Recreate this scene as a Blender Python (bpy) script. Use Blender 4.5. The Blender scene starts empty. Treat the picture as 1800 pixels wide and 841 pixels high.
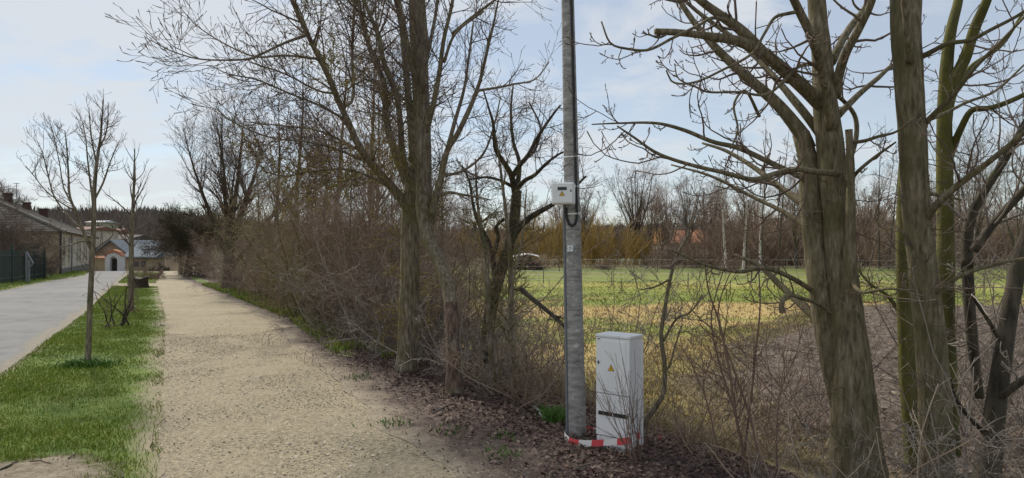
import bpy, bmesh, math, random
import numpy as np
from mathutils import Vector, Matrix

R = math.radians
rng = np.random.default_rng(7)
random.seed(7)
S = bpy.context.scene
COL = S.collection

# ------------------------------------------------------------------ camera
F, CX, HY, H = 1200.0, 900.0, 440.0, 1.6      # focal length (px of 1800), horizon row, eye height
cam = bpy.data.cameras.new('camera')
cam.sensor_width = 36.0
cam.lens = 36.0 * F / 1800.0
cam.shift_y = (HY - 420.5) / 1800.0
cam.clip_start = 0.05
cam.clip_end = 6000
camo = bpy.data.objects.new('camera', cam)
camo.location = (0, 0, H)
camo.rotation_euler = (R(90), 0, 0)
COL.objects.link(camo)
S.camera = camo

# ------------------------------------------------------------------ light and sky
SUN_AZ = math.atan2(-0.58, 0.81)              # direction towards the sun, measured from +Y, left of view
SUN_EL = R(41)
W = bpy.data.worlds.new('World')
S.world = W
W.use_nodes = True
nt = W.node_tree
nt.nodes.clear()
def N_(t, typ, **kw):
    n = t.nodes.new(typ)
    for k, v in kw.items():
        if k.startswith('i_'):
            n.inputs[k[2:].replace('_', ' ')].default_value = v
        else:
            setattr(n, k, v)
    return n
L_ = lambda t, a, b: t.links.new(a, b)
out = N_(nt, 'ShaderNodeOutputWorld')
bg = N_(nt, 'ShaderNodeBackground')
bg.inputs['Strength'].default_value = 0.09
sky = N_(nt, 'ShaderNodeTexSky')
sky.sky_type = 'NISHITA'
sky.sun_disc = False
sky.sun_elevation = SUN_EL
sky.sun_rotation = SUN_AZ
sky.air_density = 1.0
sky.dust_density = 0.15
sky.ozone_density = 1.2
tc = N_(nt, 'ShaderNodeTexCoord')
sep = N_(nt, 'ShaderNodeSeparateXYZ')
L_(nt, tc.outputs['Generated'], sep.inputs[0])
zz = N_(nt, 'ShaderNodeMath', operation='MAXIMUM')
L_(nt, sep.outputs['Z'], zz.inputs[0]); zz.inputs[1].default_value = 0.0
za = N_(nt, 'ShaderNodeMath', operation='ADD')
L_(nt, zz.outputs[0], za.inputs[0]); za.inputs[1].default_value = 0.3
dv = N_(nt, 'ShaderNodeVectorMath', operation='DIVIDE')
cz = N_(nt, 'ShaderNodeCombineXYZ')
for k in 'XYZ': L_(nt, za.outputs[0], cz.inputs[k])
L_(nt, tc.outputs['Generated'], dv.inputs[0]); L_(nt, cz.outputs[0], dv.inputs[1])
mp = N_(nt, 'ShaderNodeMapping')
mp.inputs['Rotation'].default_value = (0, 0, R(25))
mp.inputs['Scale'].default_value = (0.9, 1.3, 0.5)
mp.inputs['Location'].default_value = (0.9, 0.4, 0.0)
L_(nt, dv.outputs[0], mp.inputs[0])
n1 = N_(nt, 'ShaderNodeTexNoise')
n1.inputs['Scale'].default_value = 3.2; n1.inputs['Detail'].default_value = 9; n1.inputs['Roughness'].default_value = 0.58
n1.inputs['Distortion'].default_value = 0.35
L_(nt, mp.outputs[0], n1.inputs['Vector'])
cr = N_(nt, 'ShaderNodeValToRGB')
cr.color_ramp.elements[0].position = 0.43; cr.color_ramp.elements[0].color = (0.47, 0.47, 0.47, 1)
cr.color_ramp.elements[1].position = 0.6; cr.color_ramp.elements[1].color = (0.9, 0.9, 0.9, 1)
cv = N_(nt, 'ShaderNodeMath', operation='MULTIPLY_ADD')      # more cloud towards the left of the view
L_(nt, sep.outputs['X'], cv.inputs[0]); cv.inputs[1].default_value = -0.13; L_(nt, n1.outputs['Fac'], cv.inputs[2])
L_(nt, cv.outputs[0], cr.inputs[0])
mxs = N_(nt, 'ShaderNodeMix', data_type='RGBA')
L_(nt, cr.outputs[0], mxs.inputs['Factor'])
L_(nt, sky.outputs[0], mxs.inputs['A'])
mxs.inputs['B'].default_value = (6.6, 6.9, 7.25, 1)     # thin cloud, in the sky texture's own units
L_(nt, mxs.outputs['Result'], bg.inputs['Color'])
L_(nt, bg.outputs[0], out.inputs['Surface'])

sl = bpy.data.lights.new('sun', 'SUN')
sl.energy = 3.2
sl.angle = R(5)
sl.color = (1.0, 0.93, 0.82)
so = bpy.data.objects.new('sun', sl)
sd = Vector((math.sin(SUN_AZ) * math.cos(SUN_EL), math.cos(SUN_AZ) * math.cos(SUN_EL), math.sin(SUN_EL)))
so.rotation_euler = (-sd).to_track_quat('-Z', 'Y').to_euler()
so.location = (-20, 30, 40)
COL.objects.link(so)
S.view_settings.view_transform = 'Standard'
S.view_settings.look = 'None'
S.view_settings.exposure = 0.28
S.view_settings.gamma = 1.0
S.view_settings.use_curve_mapping = False
S.cycles.max_bounces = 6
S.cycles.diffuse_bounces = 3

# ------------------------------------------------------------------ materials
def mat(name, cols, scale=8.0, detail=6, rough=0.85, bump=0.0, bscale=None, stretch=(1, 1, 1), isl=None, lo=0.3, hi=0.7,
        spec=0.3, moss=None, mscale=3.0, mlo=0.5, mhi=0.65, bdist=0.02, coord='Object'):
    m = bpy.data.materials.new(name)
    m.use_nodes = True
    t = m.node_tree
    b = t.nodes['Principled BSDF']
    b.inputs['Roughness'].default_value = rough
    b.inputs['Specular IOR Level'].default_value = spec
    c = N_(t, 'ShaderNodeTexCoord'); mm = N_(t, 'ShaderNodeMapping')
    mm.inputs['Scale'].default_value = stretch
    L_(t, c.outputs[coord], mm.inputs[0])
    n = N_(t, 'ShaderNodeTexNoise')
    n.inputs['Scale'].default_value = scale; n.inputs['Detail'].default_value = detail; n.inputs['Roughness'].default_value = 0.62
    L_(t, mm.outputs[0], n.inputs['Vector'])
    r = N_(t, 'ShaderNodeValToRGB')
    e = r.color_ramp.elements
    while len(e) < len(cols): e.new(0.5)
    for i, k in enumerate(cols):
        e[i].position = lo + (hi - lo) * i / max(1, len(cols) - 1)
        e[i].color = (*k, 1)
    L_(t, n.outputs['Fac'], r.inputs[0])
    colout = r.outputs[0]
    if isl:
        g = N_(t, 'ShaderNodeNewGeometry')
        r2 = N_(t, 'ShaderNodeValToRGB')
        e2 = r2.color_ramp.elements
        while len(e2) < len(isl): e2.new(0.5)
        for i, k in enumerate(isl):
            e2[i].position = i / max(1, len(isl) - 1); e2[i].color = (*k, 1)
        L_(t, g.outputs['Random Per Island'], r2.inputs[0])
        mx = N_(t, 'ShaderNodeMix', data_type='RGBA')
        mx.inputs['Factor'].default_value = 0.7
        L_(t, colout, mx.inputs['A']); L_(t, r2.outputs[0], mx.inputs['B'])
        colout = mx.outputs['Result']
    if moss:
        n3 = N_(t, 'ShaderNodeTexNoise')
        n3.inputs['Scale'].default_value = mscale; n3.inputs['Detail'].default_value = 8; n3.inputs['Roughness'].default_value = 0.7
        L_(t, c.outputs[coord], n3.inputs['Vector'])
        r3 = N_(t, 'ShaderNodeMapRange')
        r3.inputs['From Min'].default_value = mlo; r3.inputs['From Max'].default_value = mhi
        L_(t, n3.outputs['Fac'], r3.inputs['Value'])
        mx = N_(t, 'ShaderNodeMix', data_type='RGBA')
        L_(t, r3.outputs[0], mx.inputs['Factor'])
        L_(t, colout, mx.inputs['A']); mx.inputs['B'].default_value = (*moss, 1)
        colout = mx.outputs['Result']
    L_(t, colout, b.inputs['Base Color'])
    if bump:
        n2 = N_(t, 'ShaderNodeTexNoise')
        n2.inputs['Scale'].default_value = bscale or scale * 3; n2.inputs['Detail'].default_value = 6; n2.inputs['Roughness'].default_value = 0.7
        L_(t, mm.outputs[0], n2.inputs['Vector'])
        bp = N_(t, 'ShaderNodeBump')
        bp.inputs['Strength'].default_value = bump; bp.inputs['Distance'].default_value = bdist
        L_(t, n2.outputs['Fac'], bp.inputs['Height'])
        L_(t, bp.outputs[0], b.inputs['Normal'])
    return m

M = {}
M['gravel'] = mat('gravel', [(.17, .14, .095), (.34, .285, .19), (.5, .435, .305)], 34, 10, .95, 1.0, 60, lo=.36, hi=.66, moss=(.41, .345, .24), mscale=.8, mlo=.42, mhi=.75, bdist=.015)
M['stones'] = mat('stones', [(.3, .26, .2), (.38, .33, .26)], 30, 3, .9, isl=[(.27, .225, .155), (.43, .365, .25), (.54, .465, .33), (.78, .72, .6)])
M['asphalt'] = mat('asphalt', [(.085, .085, .088), (.15, .15, .152), (.205, .203, .2)], 2.2, 12, .85, .3, 160, lo=.3, hi=.72, bdist=.004, moss=(.195, .19, .18), mscale=.35, mlo=.42, mhi=.6)
M['roaddust'] = mat('road_dust', [(.2, .18, .14), (.3, .27, .21)], 9, 8, .95, .4, 80, bdist=.006)
M['verge'] = mat('verge_soil', [(.06, .095, .018), (.11, .17, .025), (.16, .21, .035)], 1.6, 9, .95, .5, 60, moss=(.12, .1, .045), mscale=1.3, mlo=.55, mhi=.75)
M['grass'] = mat('grass', [(.08, .165, .014), (.17, .26, .022), (.29, .3, .04)], .8, 6, .8, isl=[(.1, .165, .016), (.18, .265, .026), (.25, .3, .045), (.44, .37, .14)], coord='Object', spec=.25)
M['drygrass'] = mat('dry_grass', [(.16, .12, .06), (.3, .235, .12)], 3, 4, .9, isl=[(.16, .12, .07), (.32, .25, .135), (.44, .36, .21), (.17, .18, .07)])
M['ground'] = mat('ground_soil', [(.07, .065, .03), (.11, .1, .045), (.09, .11, .03)], .35, 9, .95, .4, 20)
M['bank'] = mat('bank_soil', [(.07, .05, .044), (.12, .088, .072), (.18, .14, .108)], 7, 9, .95, .7, 50)
M['bare'] = mat('bare_sandy_soil', [(.13, .1, .066), (.27, .22, .155), (.42, .36, .275)], 9, 11, .95, 1.0, 30, bdist=.03)
M['leaf'] = mat('dead_leaf', [(.05, .03, .028), (.1, .06, .05)], 12, 3, .75, isl=[(.04, .024, .024), (.085, .045, .043), (.13, .078, .065), (.2, .13, .095), (.3, .23, .18)])
M['plough'] = mat('ploughed_soil', [(.085, .064, .05), (.2, .155, .122), (.35, .285, .225)], 5.5, 12, .95, 1.0, 22, stretch=(1, 1.2, 1), bdist=.07, moss=(.2, .16, .09), mscale=1.2, mlo=.6, mhi=.75)
bk = dict(rough=.9, detail=12, lo=.34, hi=.66)
M['bark'] = mat('grey_bark', [(.09, .07, .048), (.19, .157, .112), (.32, .275, .205)], 40, bump=1.0, bscale=60, stretch=(1, 1, .16), moss=(.1, .098, .042), mscale=2.2, mlo=.52, mhi=.7, bdist=.012, **bk)
M['bark_smooth'] = mat('smooth_grey_bark', [(.07, .056, .033), (.15, .122, .074), (.2, .167, .105), (.29, .25, .175)], 42, bump=1.0, bscale=75, stretch=(1, 1, .2), moss=(.1, .09, .045), mscale=3.2, mlo=.5, mhi=.72, bdist=.012, **bk)
M['bark_moss'] = mat('mossy_bark', [(.06, .058, .022), (.1, .098, .03), (.15, .14, .055)], 9, bump=.9, bscale=30, stretch=(1, 1, .4), bdist=.012, **bk)
M['bark_red'] = mat('fissured_brown_bark', [(.06, .04, .03), (.15, .1, .075), (.25, .18, .135)], 20, bump=1.0, bscale=24, stretch=(1.4, 1.4, .14), bdist=.03, **bk)
M['bark_dark'] = mat('dark_bark', [(.035, .03, .023), (.075, .063, .046), (.12, .1, .075)], 16, bump=.7, bscale=30, stretch=(1, 1, .3), moss=(.06, .062, .025), mscale=2.5, mlo=.55, mhi=.7, **bk)
M['bark_birch'] = mat('white_birch_bark', [(.2, .18, .16), (.5, .48, .45), (.6, .58, .55)], 6, bump=.2, stretch=(1, 1, 4), **bk)
tw = dict(scale=5, detail=3, rough=.85)
M['twig'] = mat('brown_twig', [(.1, .075, .058), (.16, .12, .093)], isl=[(.08, .055, .045), (.145, .103, .08), (.22, .165, .125)], **tw)
M['twig_grey'] = mat('grey_twig', [(.09, .075, .06), (.15, .125, .105)], isl=[(.12, .096, .08), (.22, .18, .15), (.33, .285, .24), (.46, .41, .36)], **tw)
M['twig_brown'] = mat('hedge_twig', [(.17, .125, .095), (.26, .2, .155)], isl=[(.12, .08, .055), (.25, .17, .115), (.35, .255, .18), (.46, .37, .28)], **tw)
M['twig_red'] = mat('red_twig', [(.12, .065, .053), (.17, .1, .078)], isl=[(.11, .065, .05), (.18, .115, .085), (.26, .18, .135)], **tw)
M['twig_olive'] = mat('olive_twig', [(.1, .095, .03), (.15, .13, .045)], isl=[(.08, .066, .03), (.14, .115, .045), (.2, .16, .065)], **tw)
M['twig_willow'] = mat('golden_willow_twig', [(.25, .165, .05), (.34, .235, .07)], isl=[(.24, .165, .055), (.38, .26, .085), (.5, .36, .13)], **tw)
M['twig_hedge_olive'] = mat('olive_brown_twig', [(.17, .14, .06), (.25, .205, .09)], isl=[(.12, .1, .045), (.22, .18, .08), (.34, .28, .14)], **tw)
M['twig_pale'] = mat('pale_grey_twig', [(.2, .165, .14), (.3, .26, .225)], isl=[(.13, .105, .09), (.28, .235, .2), (.42, .37, .325), (.55, .5, .45)], **tw)
M['twig_lichen'] = mat('lichen_twig', [(.17, .13, .035), (.26, .2, .055)], isl=[(.11, .09, .03), (.22, .17, .045), (.33, .26, .07)], **tw)
M['twig_moss'] = mat('dark_mossy_twig', [(.055, .045, .028), (.085, .07, .042)], isl=[(.045, .036, .026), (.08, .064, .036), (.11, .092, .05)], **tw)
M['twig_purple'] = mat('purple_brown_twig', [(.16, .11, .085), (.25, .175, .135)], isl=[(.13, .085, .065), (.24, .16, .12), (.34, .25, .195)], **tw)
M['concrete'] = mat('concrete_pole', [(.18, .172, .165), (.34, .328, .315), (.47, .45, .435)], 14, 10, .9, .8, 30, stretch=(.6, .6, 2.2), moss=(.68, .655, .63), mscale=16, mlo=.56, mhi=.68, bdist=.02)
def side_moss(m, col, nx=-.7, ny=-.3, nz=0., lo=.1, hi=.8, sc=4.0):
    t = m.node_tree; b = t.nodes['Principled BSDF']; src = b.inputs['Base Color'].links[0].from_socket
    g = N_(t, 'ShaderNodeNewGeometry'); d = N_(t, 'ShaderNodeVectorMath', operation='DOT_PRODUCT'); L_(t, g.outputs['Normal'], d.inputs[0]); d.inputs[1].default_value = (nx, ny, nz)
    c = N_(t, 'ShaderNodeTexCoord'); n = N_(t, 'ShaderNodeTexNoise'); n.inputs['Scale'].default_value = sc; n.inputs['Detail'].default_value = 8; n.inputs['Roughness'].default_value = .7; L_(t, c.outputs['Object'], n.inputs['Vector'])
    q = N_(t, 'ShaderNodeMath', operation='MULTIPLY_ADD'); L_(t, n.outputs['Fac'], q.inputs[0]); q.inputs[1].default_value = 2.4; L_(t, d.outputs['Value'], q.inputs[2])
    r = N_(t, 'ShaderNodeMapRange'); r.inputs['From Min'].default_value = 1.2+lo; r.inputs['From Max'].default_value = 1.2+hi; r.inputs['To Max'].default_value = .85; L_(t, q.outputs[0], r.inputs['Value'])
    mx = N_(t, 'ShaderNodeMix', data_type='RGBA'); L_(t, r.outputs[0], mx.inputs['Factor']); L_(t, src, mx.inputs['A']); mx.inputs['B'].default_value = (*col, 1); L_(t, mx.outputs['Result'], b.inputs['Base Color'])
side_moss(M['bark_smooth'], (.1, .093, .03), lo=.55, hi=1.3)
side_moss(M['bark'], (.13, .115, .035), lo=.45, hi=1.1)
side_moss(M['bark_moss'], (.15, .14, .03), lo=.3, hi=1.1)
def plain(name, c, rough=.5, spec=.4, var=.06, metal=0, sc=6):
    a = tuple(max(0, x * (1 - var)) for x in c); b2 = tuple(min(1, x * (1 + var)) for x in c)
    m = mat(name, [a, c, b2], sc, 6, rough, spec=spec)
    m.node_tree.nodes['Principled BSDF'].inputs['Metallic'].default_value = metal
    return m
M['box'] = plain('grey_plastic', (.78, .79, .8), .45, .4, .05)
def splash(m, top, col):
    t = m.node_tree; b = t.nodes['Principled BSDF']; src = b.inputs['Base Color'].links[0].from_socket
    c = N_(t, 'ShaderNodeNewGeometry'); sp = N_(t, 'ShaderNodeSeparateXYZ'); L_(t, c.outputs['Position'], sp.inputs[0])
    n = N_(t, 'ShaderNodeTexNoise'); n.inputs['Scale'].default_value = 22; n.inputs['Detail'].default_value = 9; n.inputs['Roughness'].default_value = .7; L_(t, c.outputs['Position'], n.inputs['Vector'])
    q = N_(t, 'ShaderNodeMath', operation='MULTIPLY_ADD'); L_(t, sp.outputs['Z'], q.inputs[0]); q.inputs[1].default_value = -.5/top; L_(t, n.outputs['Fac'], q.inputs[2])
    r = N_(t, 'ShaderNodeMapRange'); L_(t, q.outputs[0], r.inputs['Value']); r.inputs['From Min'].default_value = .25; r.inputs['From Max'].default_value = .7; r.inputs['To Max'].default_value = .7
    mx = N_(t, 'ShaderNodeMix', data_type='RGBA'); L_(t, r.outputs[0], mx.inputs['Factor']); L_(t, src, mx.inputs['A']); mx.inputs['B'].default_value = (*col, 1); L_(t, mx.outputs['Result'], b.inputs['Base Color'])
splash(M['box'], .3, (.3, .26, .21))
splash(M['concrete'], .35, (.2, .17, .14))
M['boxdark'] = plain('dark_glass', (.03, .033, .036), .3)
M['conduit'] = plain('grey_conduit', (.17, .185, .2), .5)
M['black'] = plain('black_rubber', (.018, .018, .02), .5)
M['yellow'] = plain('warning_yellow', (.75, .46, .02), .5)
M['whiteplastic'] = plain('white_plastic', (.78, .78, .76), .5)
M['plate'] = plain('pale_plate', (.7, .73, .76), .4)
M['tape_red'] = plain('red_tape', (.68, .09, .1), .35)
M['tape_white'] = plain('white_tape', (.8, .79, .77), .35)
M['wall_cream'] = mat('cream_render', [(.36, .315, .245), (.5, .445, .355), (.6, .54, .45)], 1.2, 9, .9, .2, 30)
M['wall_tan'] = mat('tan_render', [(.24, .185, .12), (.36, .28, .185), (.43, .35, .25)], 1.0, 9, .9, .2, 30)
M['wall_brown'] = mat('brown_plaster', [(.2, .14, .1), (.3, .215, .155), (.37, .28, .21)], 1.2, 9, .9)
M['plinth'] = mat('grey_plinth', [(.13, .12, .1), (.2, .19, .165)], 2, 8, .9)
M['roof_grey'] = mat('old_grey_roof', [(.05, .043, .037), (.085, .073, .062), (.13, .115, .1)], 2.2, 10, .9, .6, 18, moss=(.1, .095, .06), mscale=2, mlo=.6, mhi=.75)
M['roof_metal'] = plain('grey_metal_roof', (.2, .225, .25), .95, .15, .2, 0, 1.5)
M['roof_orange'] = mat('orange_tile', [(.3, .12, .065), (.42, .18, .1), (.5, .25, .15)], 3, 6, .85, .4, 20)
M['roof_red'] = mat('red_brown_tile', [(.16, .075, .055), (.25, .125, .095)], 1, 6, .85)
M['brick'] = mat('chimney_brick', [(.075, .045, .038), (.115, .068, .055)], 6, 6, .9)
M['white_wall'] = mat('white_render', [(.48, .48, .5), (.62, .62, .63)], 2, 8, .9)
M['dark'] = plain('dark_opening', (.03, .028, .027), .7)
M['green_metal'] = plain('dark_green_metal', (.03, .05, .042), .6)
M['grey_metal'] = plain('weathered_grey_metal', (.22, .23, .24), .5)
M['wood_grey'] = mat('weathered_wood', [(.1, .085, .07), (.17, .15, .125)], 12, 8, .9, .3, 30, stretch=(1, 1, .2))
M['wood_white'] = plain('white_fence_tape', (.62, .63, .62), .6)
M['stump'] = mat('stump_bark', [(.03, .022, .018), (.07, .052, .04)], 10, 8, .95, .8, 20)
M['log'] = mat('dark_log', [(.04, .03, .026), (.085, .065, .055)], 8, 6, .95, .5, 20)
M['sheet'] = plain('white_sheeting', (.6, .6, .6), .5)
M['blue'] = plain('blue_paint', (.06, .13, .34), .4)
M['glass'] = plain('window_glass', (.06, .07, .085), .15, .6)
M['far_green'] = plain('far_cream_wall', (.38, .37, .26), .9)
M['evergreen'] = mat('evergreen_needles', [(.018, .032, .022), (.035, .055, .036)], 3, 4, .9, isl=[(.014, .026, .02), (.03, .05, .034), (.045, .065, .045)])
M['hill'] = mat('hill_side', [(.075, .06, .042), (.1, .085, .055), (.09, .12, .035)], .011, 6, .95, lo=.35, hi=.62)
M['farwood'] = mat('far_bare_wood', [(.11, .088, .074), (.16, .13, .108)], .05, 4, .95, isl=[(.11, .088, .078), (.17, .138, .118), (.24, .195, .165)])
M['ivy'] = mat('weed_leaf', [(.03, .08, .015), (.07, .14, .025)], 5, 4, .7, isl=[(.06, .14, .022), (.1, .2, .03), (.15, .26, .045)])

M['clod'] = mat('soil_clod', [(.1, .075, .058), (.22, .17, .132)], 9, 6, .95, .6, 40, isl=[(.07, .052, .042), (.16, .124, .098), (.28, .225, .175), (.4, .33, .24)])
# field: mown bands of green and straw, by distance from the path side
def field_mat(name, isl):
    m = bpy.data.materials.new(name); m.use_nodes = True
    t = m.node_tree; b = t.nodes['Principled BSDF']; b.inputs['Roughness'].default_value = .9; b.inputs['Specular IOR Level'].default_value = .2
    c = N_(t, 'ShaderNodeTexCoord'); sp = N_(t, 'ShaderNodeSeparateXYZ'); L_(t, c.outputs['Object'], sp.inputs[0])
    mp = N_(t, 'ShaderNodeMapping'); mp.inputs['Scale'].default_value = (.12, .3, .3); L_(t, c.outputs['Object'], mp.inputs[0])
    n = N_(t, 'ShaderNodeTexNoise'); n.inputs['Scale'].default_value = 1.0; n.inputs['Detail'].default_value = 7; n.inputs['Roughness'].default_value = .65
    L_(t, mp.outputs[0], n.inputs['Vector'])
    mu = N_(t, 'ShaderNodeMath', operation='MULTIPLY_ADD'); L_(t, n.outputs['Fac'], mu.inputs[0]); mu.inputs[1].default_value = 26.0
    ad = N_(t, 'ShaderNodeMath', operation='ADD'); L_(t, sp.outputs['Y'], mu.inputs[2]); L_(t, mu.outputs[0], ad.inputs[0]); ad.inputs[1].default_value = -13.0
    mr = N_(t, 'ShaderNodeMapRange'); mr.inputs['From Min'].default_value = 0; mr.inputs['From Max'].default_value = 100; L_(t, ad.outputs[0], mr.inputs['Value'])
    r = N_(t, 'ShaderNodeValToRGB'); e = r.color_ramp.elements
    G, G2, ST, BR = (.19, .235, .045), (.12, .16, .04), (.46, .35, .15), (.28, .235, .1)
    stops = [(0, BR), (.1, (.3, .26, .1)), (.14, ST), (.18, G), (.215, ST), (.255, ST), (.285, G), (.36, (.26, .29, .06)), (.41, (.36, .33, .1)), (.45, G), (.6, (.21, .22, .065)), (.68, G2), (.85, (.18, .165, .075))]
    while len(e) < len(stops): e.new(.5)
    for i, (p, k) in enumerate(stops): e[i].position = p; e[i].color = (*k, 1)
    L_(t, mr.outputs[0], r.inputs[0])
    n2 = N_(t, 'ShaderNodeTexNoise'); n2.inputs['Scale'].default_value = 2.2; n2.inputs['Detail'].default_value = 8; n2.inputs['Roughness'].default_value = .75
    L_(t, c.outputs['Object'], n2.inputs['Vector'])
    r2 = N_(t, 'ShaderNodeValToRGB'); r2.color_ramp.elements[0].position = .3; r2.color_ramp.elements[0].color = (.55, .55, .55, 1); r2.color_ramp.elements[1].position = .7; r2.color_ramp.elements[1].color = (1.35, 1.3, 1.2, 1)
    if isl:
        g = N_(t, 'ShaderNodeNewGeometry'); L_(t, g.outputs['Random Per Island'], r2.inputs[0]); r2.color_ramp.elements[0].position = 0; r2.color_ramp.elements[1].position = 1
    else:
        L_(t, n2.outputs['Fac'], r2.inputs[0])
    mx = N_(t, 'ShaderNodeMix', data_type='RGBA', blend_type='MULTIPLY'); mx.inputs['Factor'].default_value = 1
    L_(t, r.outputs[0], mx.inputs['A']); L_(t, r2.outputs[0], mx.inputs['B']); L_(t, mx.outputs['Result'], b.inputs['Base Color'])
    if not isl:
        bp = N_(t, 'ShaderNodeBump'); bp.inputs['Strength'].default_value = .6; bp.inputs['Distance'].default_value = .06
        L_(t, n2.outputs['Fac'], bp.inputs['Height']); L_(t, bp.outputs[0], b.inputs['Normal'])
    return m
M['field'] = field_mat('field_grass', False)
M['field_blade'] = field_mat('field_grass_blade', True)

# ------------------------------------------------------------------ mesh helpers
def npmesh(name, v, faces, m, parent=None, smooth=True, midx=None):
    """v (N,3); faces: list of (K,n) int arrays; one mesh object"""
    me = bpy.data.meshes.new(name)
    v = np.asarray(v, np.float32)
    me.vertices.add(len(v)); me.vertices.foreach_set('co', v.ravel())
    loops = np.concatenate([f.ravel() for f in faces]).astype(np.int32)
    sizes = np.concatenate([np.full(len(f), f.shape[1]) for f in faces]).astype(np.int32)
    starts = np.concatenate([[0], np.cumsum(sizes)[:-1]]).astype(np.int32)
    me.loops.add(len(loops)); me.loops.foreach_set('vertex_index', loops)
    me.polygons.add(len(sizes)); me.polygons.foreach_set('loop_start', starts)
    me.polygons.foreach_set('use_smooth', np.full(len(sizes), smooth))
    for k in (m if isinstance(m, (list, tuple)) else [m]): me.materials.append(k)
    if midx is not None: me.polygons.foreach_set('material_index', np.asarray(midx, np.int32))
    me.update(calc_edges=True); me.validate()
    o = bpy.data.objects.new(name, me); COL.objects.link(o)
    if parent: o.parent = parent
    return o

class MB:
    """collects boxes, prisms and tubes into one mesh"""
    def __init__(s): s.v = []; s.f = []; s.mi = []; s.n = 0
    def add(s, v, f, mi=0):
        v = [tuple(map(float, p)) for p in v]
        s.f += [tuple(i + s.n for i in q) for q in f]; s.mi += [mi] * len(f); s.v += v; s.n += len(v)
    def box(s, c, d, rot=None, mi=0, bev=0):
        x, y, z = (k / 2 for k in d)
        if bev:
            b = bev; pts = []
            for sx in (-1, 1):
                for sy in (-1, 1):
                    for sz in (-1, 1):
                        pts += [(sx * (x - b), sy * (y - b), sz * z), (sx * (x - b), sy * y, sz * (z - b)), (sx * x, sy * (y - b), sz * (z - b))]
            bm = bmesh.new()
            for p in pts: bm.verts.new(p)
            bmesh.ops.convex_hull(bm, input=bm.verts)
            bmesh.ops.dissolve_limit(bm, angle_limit=.02, verts=bm.verts, edges=bm.edges)
            bm.verts.index_update()
            v = [tuple(q.co) for q in bm.verts]; f = [tuple(q.index for q in p.verts) for p in bm.faces]
            bm.free()
        else:
            v = [(-x, -y, -z), (x, -y, -z), (x, y, -z), (-x, y, -z), (-x, -y, z), (x, -y, z), (x, y, z), (-x, y, z)]
            f = [(0, 3, 2, 1), (4, 5, 6, 7), (0, 1, 5, 4), (1, 2, 6, 5), (2, 3, 7, 6), (3, 0, 4, 7)]
        if rot is not None: v = [rot @ Vector(p) for p in v]
        s.add([(p[0] + c[0], p[1] + c[1], p[2] + c[2]) for p in v], f, mi)
        return s
    def prism(s, poly, a, b, mi=0):
        """poly: list of 3-vectors; extruded by vector b-a"""
        n = len(poly); d = Vector(b) - Vector(a)
        v = [Vector(p) for p in poly] + [Vector(p) + d for p in poly]
        f = [tuple(range(n - 1, -1, -1)), tuple(range(n, 2 * n))] + [(i, (i + 1) % n, (i + 1) % n + n, i + n) for i in range(n)]
        s.add(v, f, mi); return s
    def tube(s, pts, rad, sides=8, mi=0, cap=True):
        v, f = tubes(np.array([pts], float), np.array([rad if hasattr(rad, '__len__') else [rad] * len(pts)], float), sides)
        q = [tuple(k) for k in f]
        if cap:
            n = len(pts); q += [tuple(range(sides - 1, -1, -1)), tuple(range((n - 1) * sides, n * sides))]
        s.add(v, q, mi); return s
    def build(s, name, m, parent=None, smooth=False):
        me = bpy.data.meshes.new(name); me.from_pydata(s.v, [], s.f)
        for k in (m if isinstance(m, (list, tuple)) else [m]): me.materials.append(k)
        me.polygons.foreach_set('material_index', s.mi)
        me.polygons.foreach_set('use_smooth', [smooth] * len(s.f))
        me.update(); bm = bmesh.new(); bm.from_mesh(me); bmesh.ops.recalc_face_normals(bm, faces=bm.faces); bm.to_mesh(me); bm.free()
        o = bpy.data.objects.new(name, me); COL.objects.link(o)
        if parent: o.parent = parent
        return o

def nrm(a): return a / np.maximum(np.linalg.norm(a, axis=-1, keepdims=True), 1e-9)
def tubes(P, Rr, sides):
    """P (N,S,3) polylines, Rr (N,S) radii -> verts, quads"""
    N, S1, _ = P.shape
    T = np.empty_like(P); T[:, 1:-1] = P[:, 2:] - P[:, :-2]; T[:, 0] = P[:, 1] - P[:, 0]; T[:, -1] = P[:, -1] - P[:, -2]
    T = nrm(T)
    up = np.where(np.abs(T[:, 0, 2:3]) > .9, np.array([[1., 0, 0]]), np.array([[0, 0, 1.]]))
    u = nrm(np.cross(T[:, 0], up))
    a = np.arange(sides) * 2 * np.pi / sides
    V = np.empty((N, S1, sides, 3))
    for k in range(S1):
        u = nrm(u - (u * T[:, k]).sum(-1, keepdims=True) * T[:, k])
        w = np.cross(T[:, k], u)
        V[:, k] = P[:, k, None] + Rr[:, k, None, None] * (np.cos(a)[None, :, None] * u[:, None] + np.sin(a)[None, :, None] * w[:, None])
    i = (np.arange(N) * S1 * sides)[:, None, None]; k = (np.arange(S1 - 1) * sides)[None, :, None]; j = np.arange(sides)[None, None]
    j2 = (j + 1) % sides
    f = np.stack([i + k + j, i + k + j2, i + k + sides + j2, i + k + sides + j], -1).reshape(-1, 4)
    return V.reshape(-1, 3), f

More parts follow.
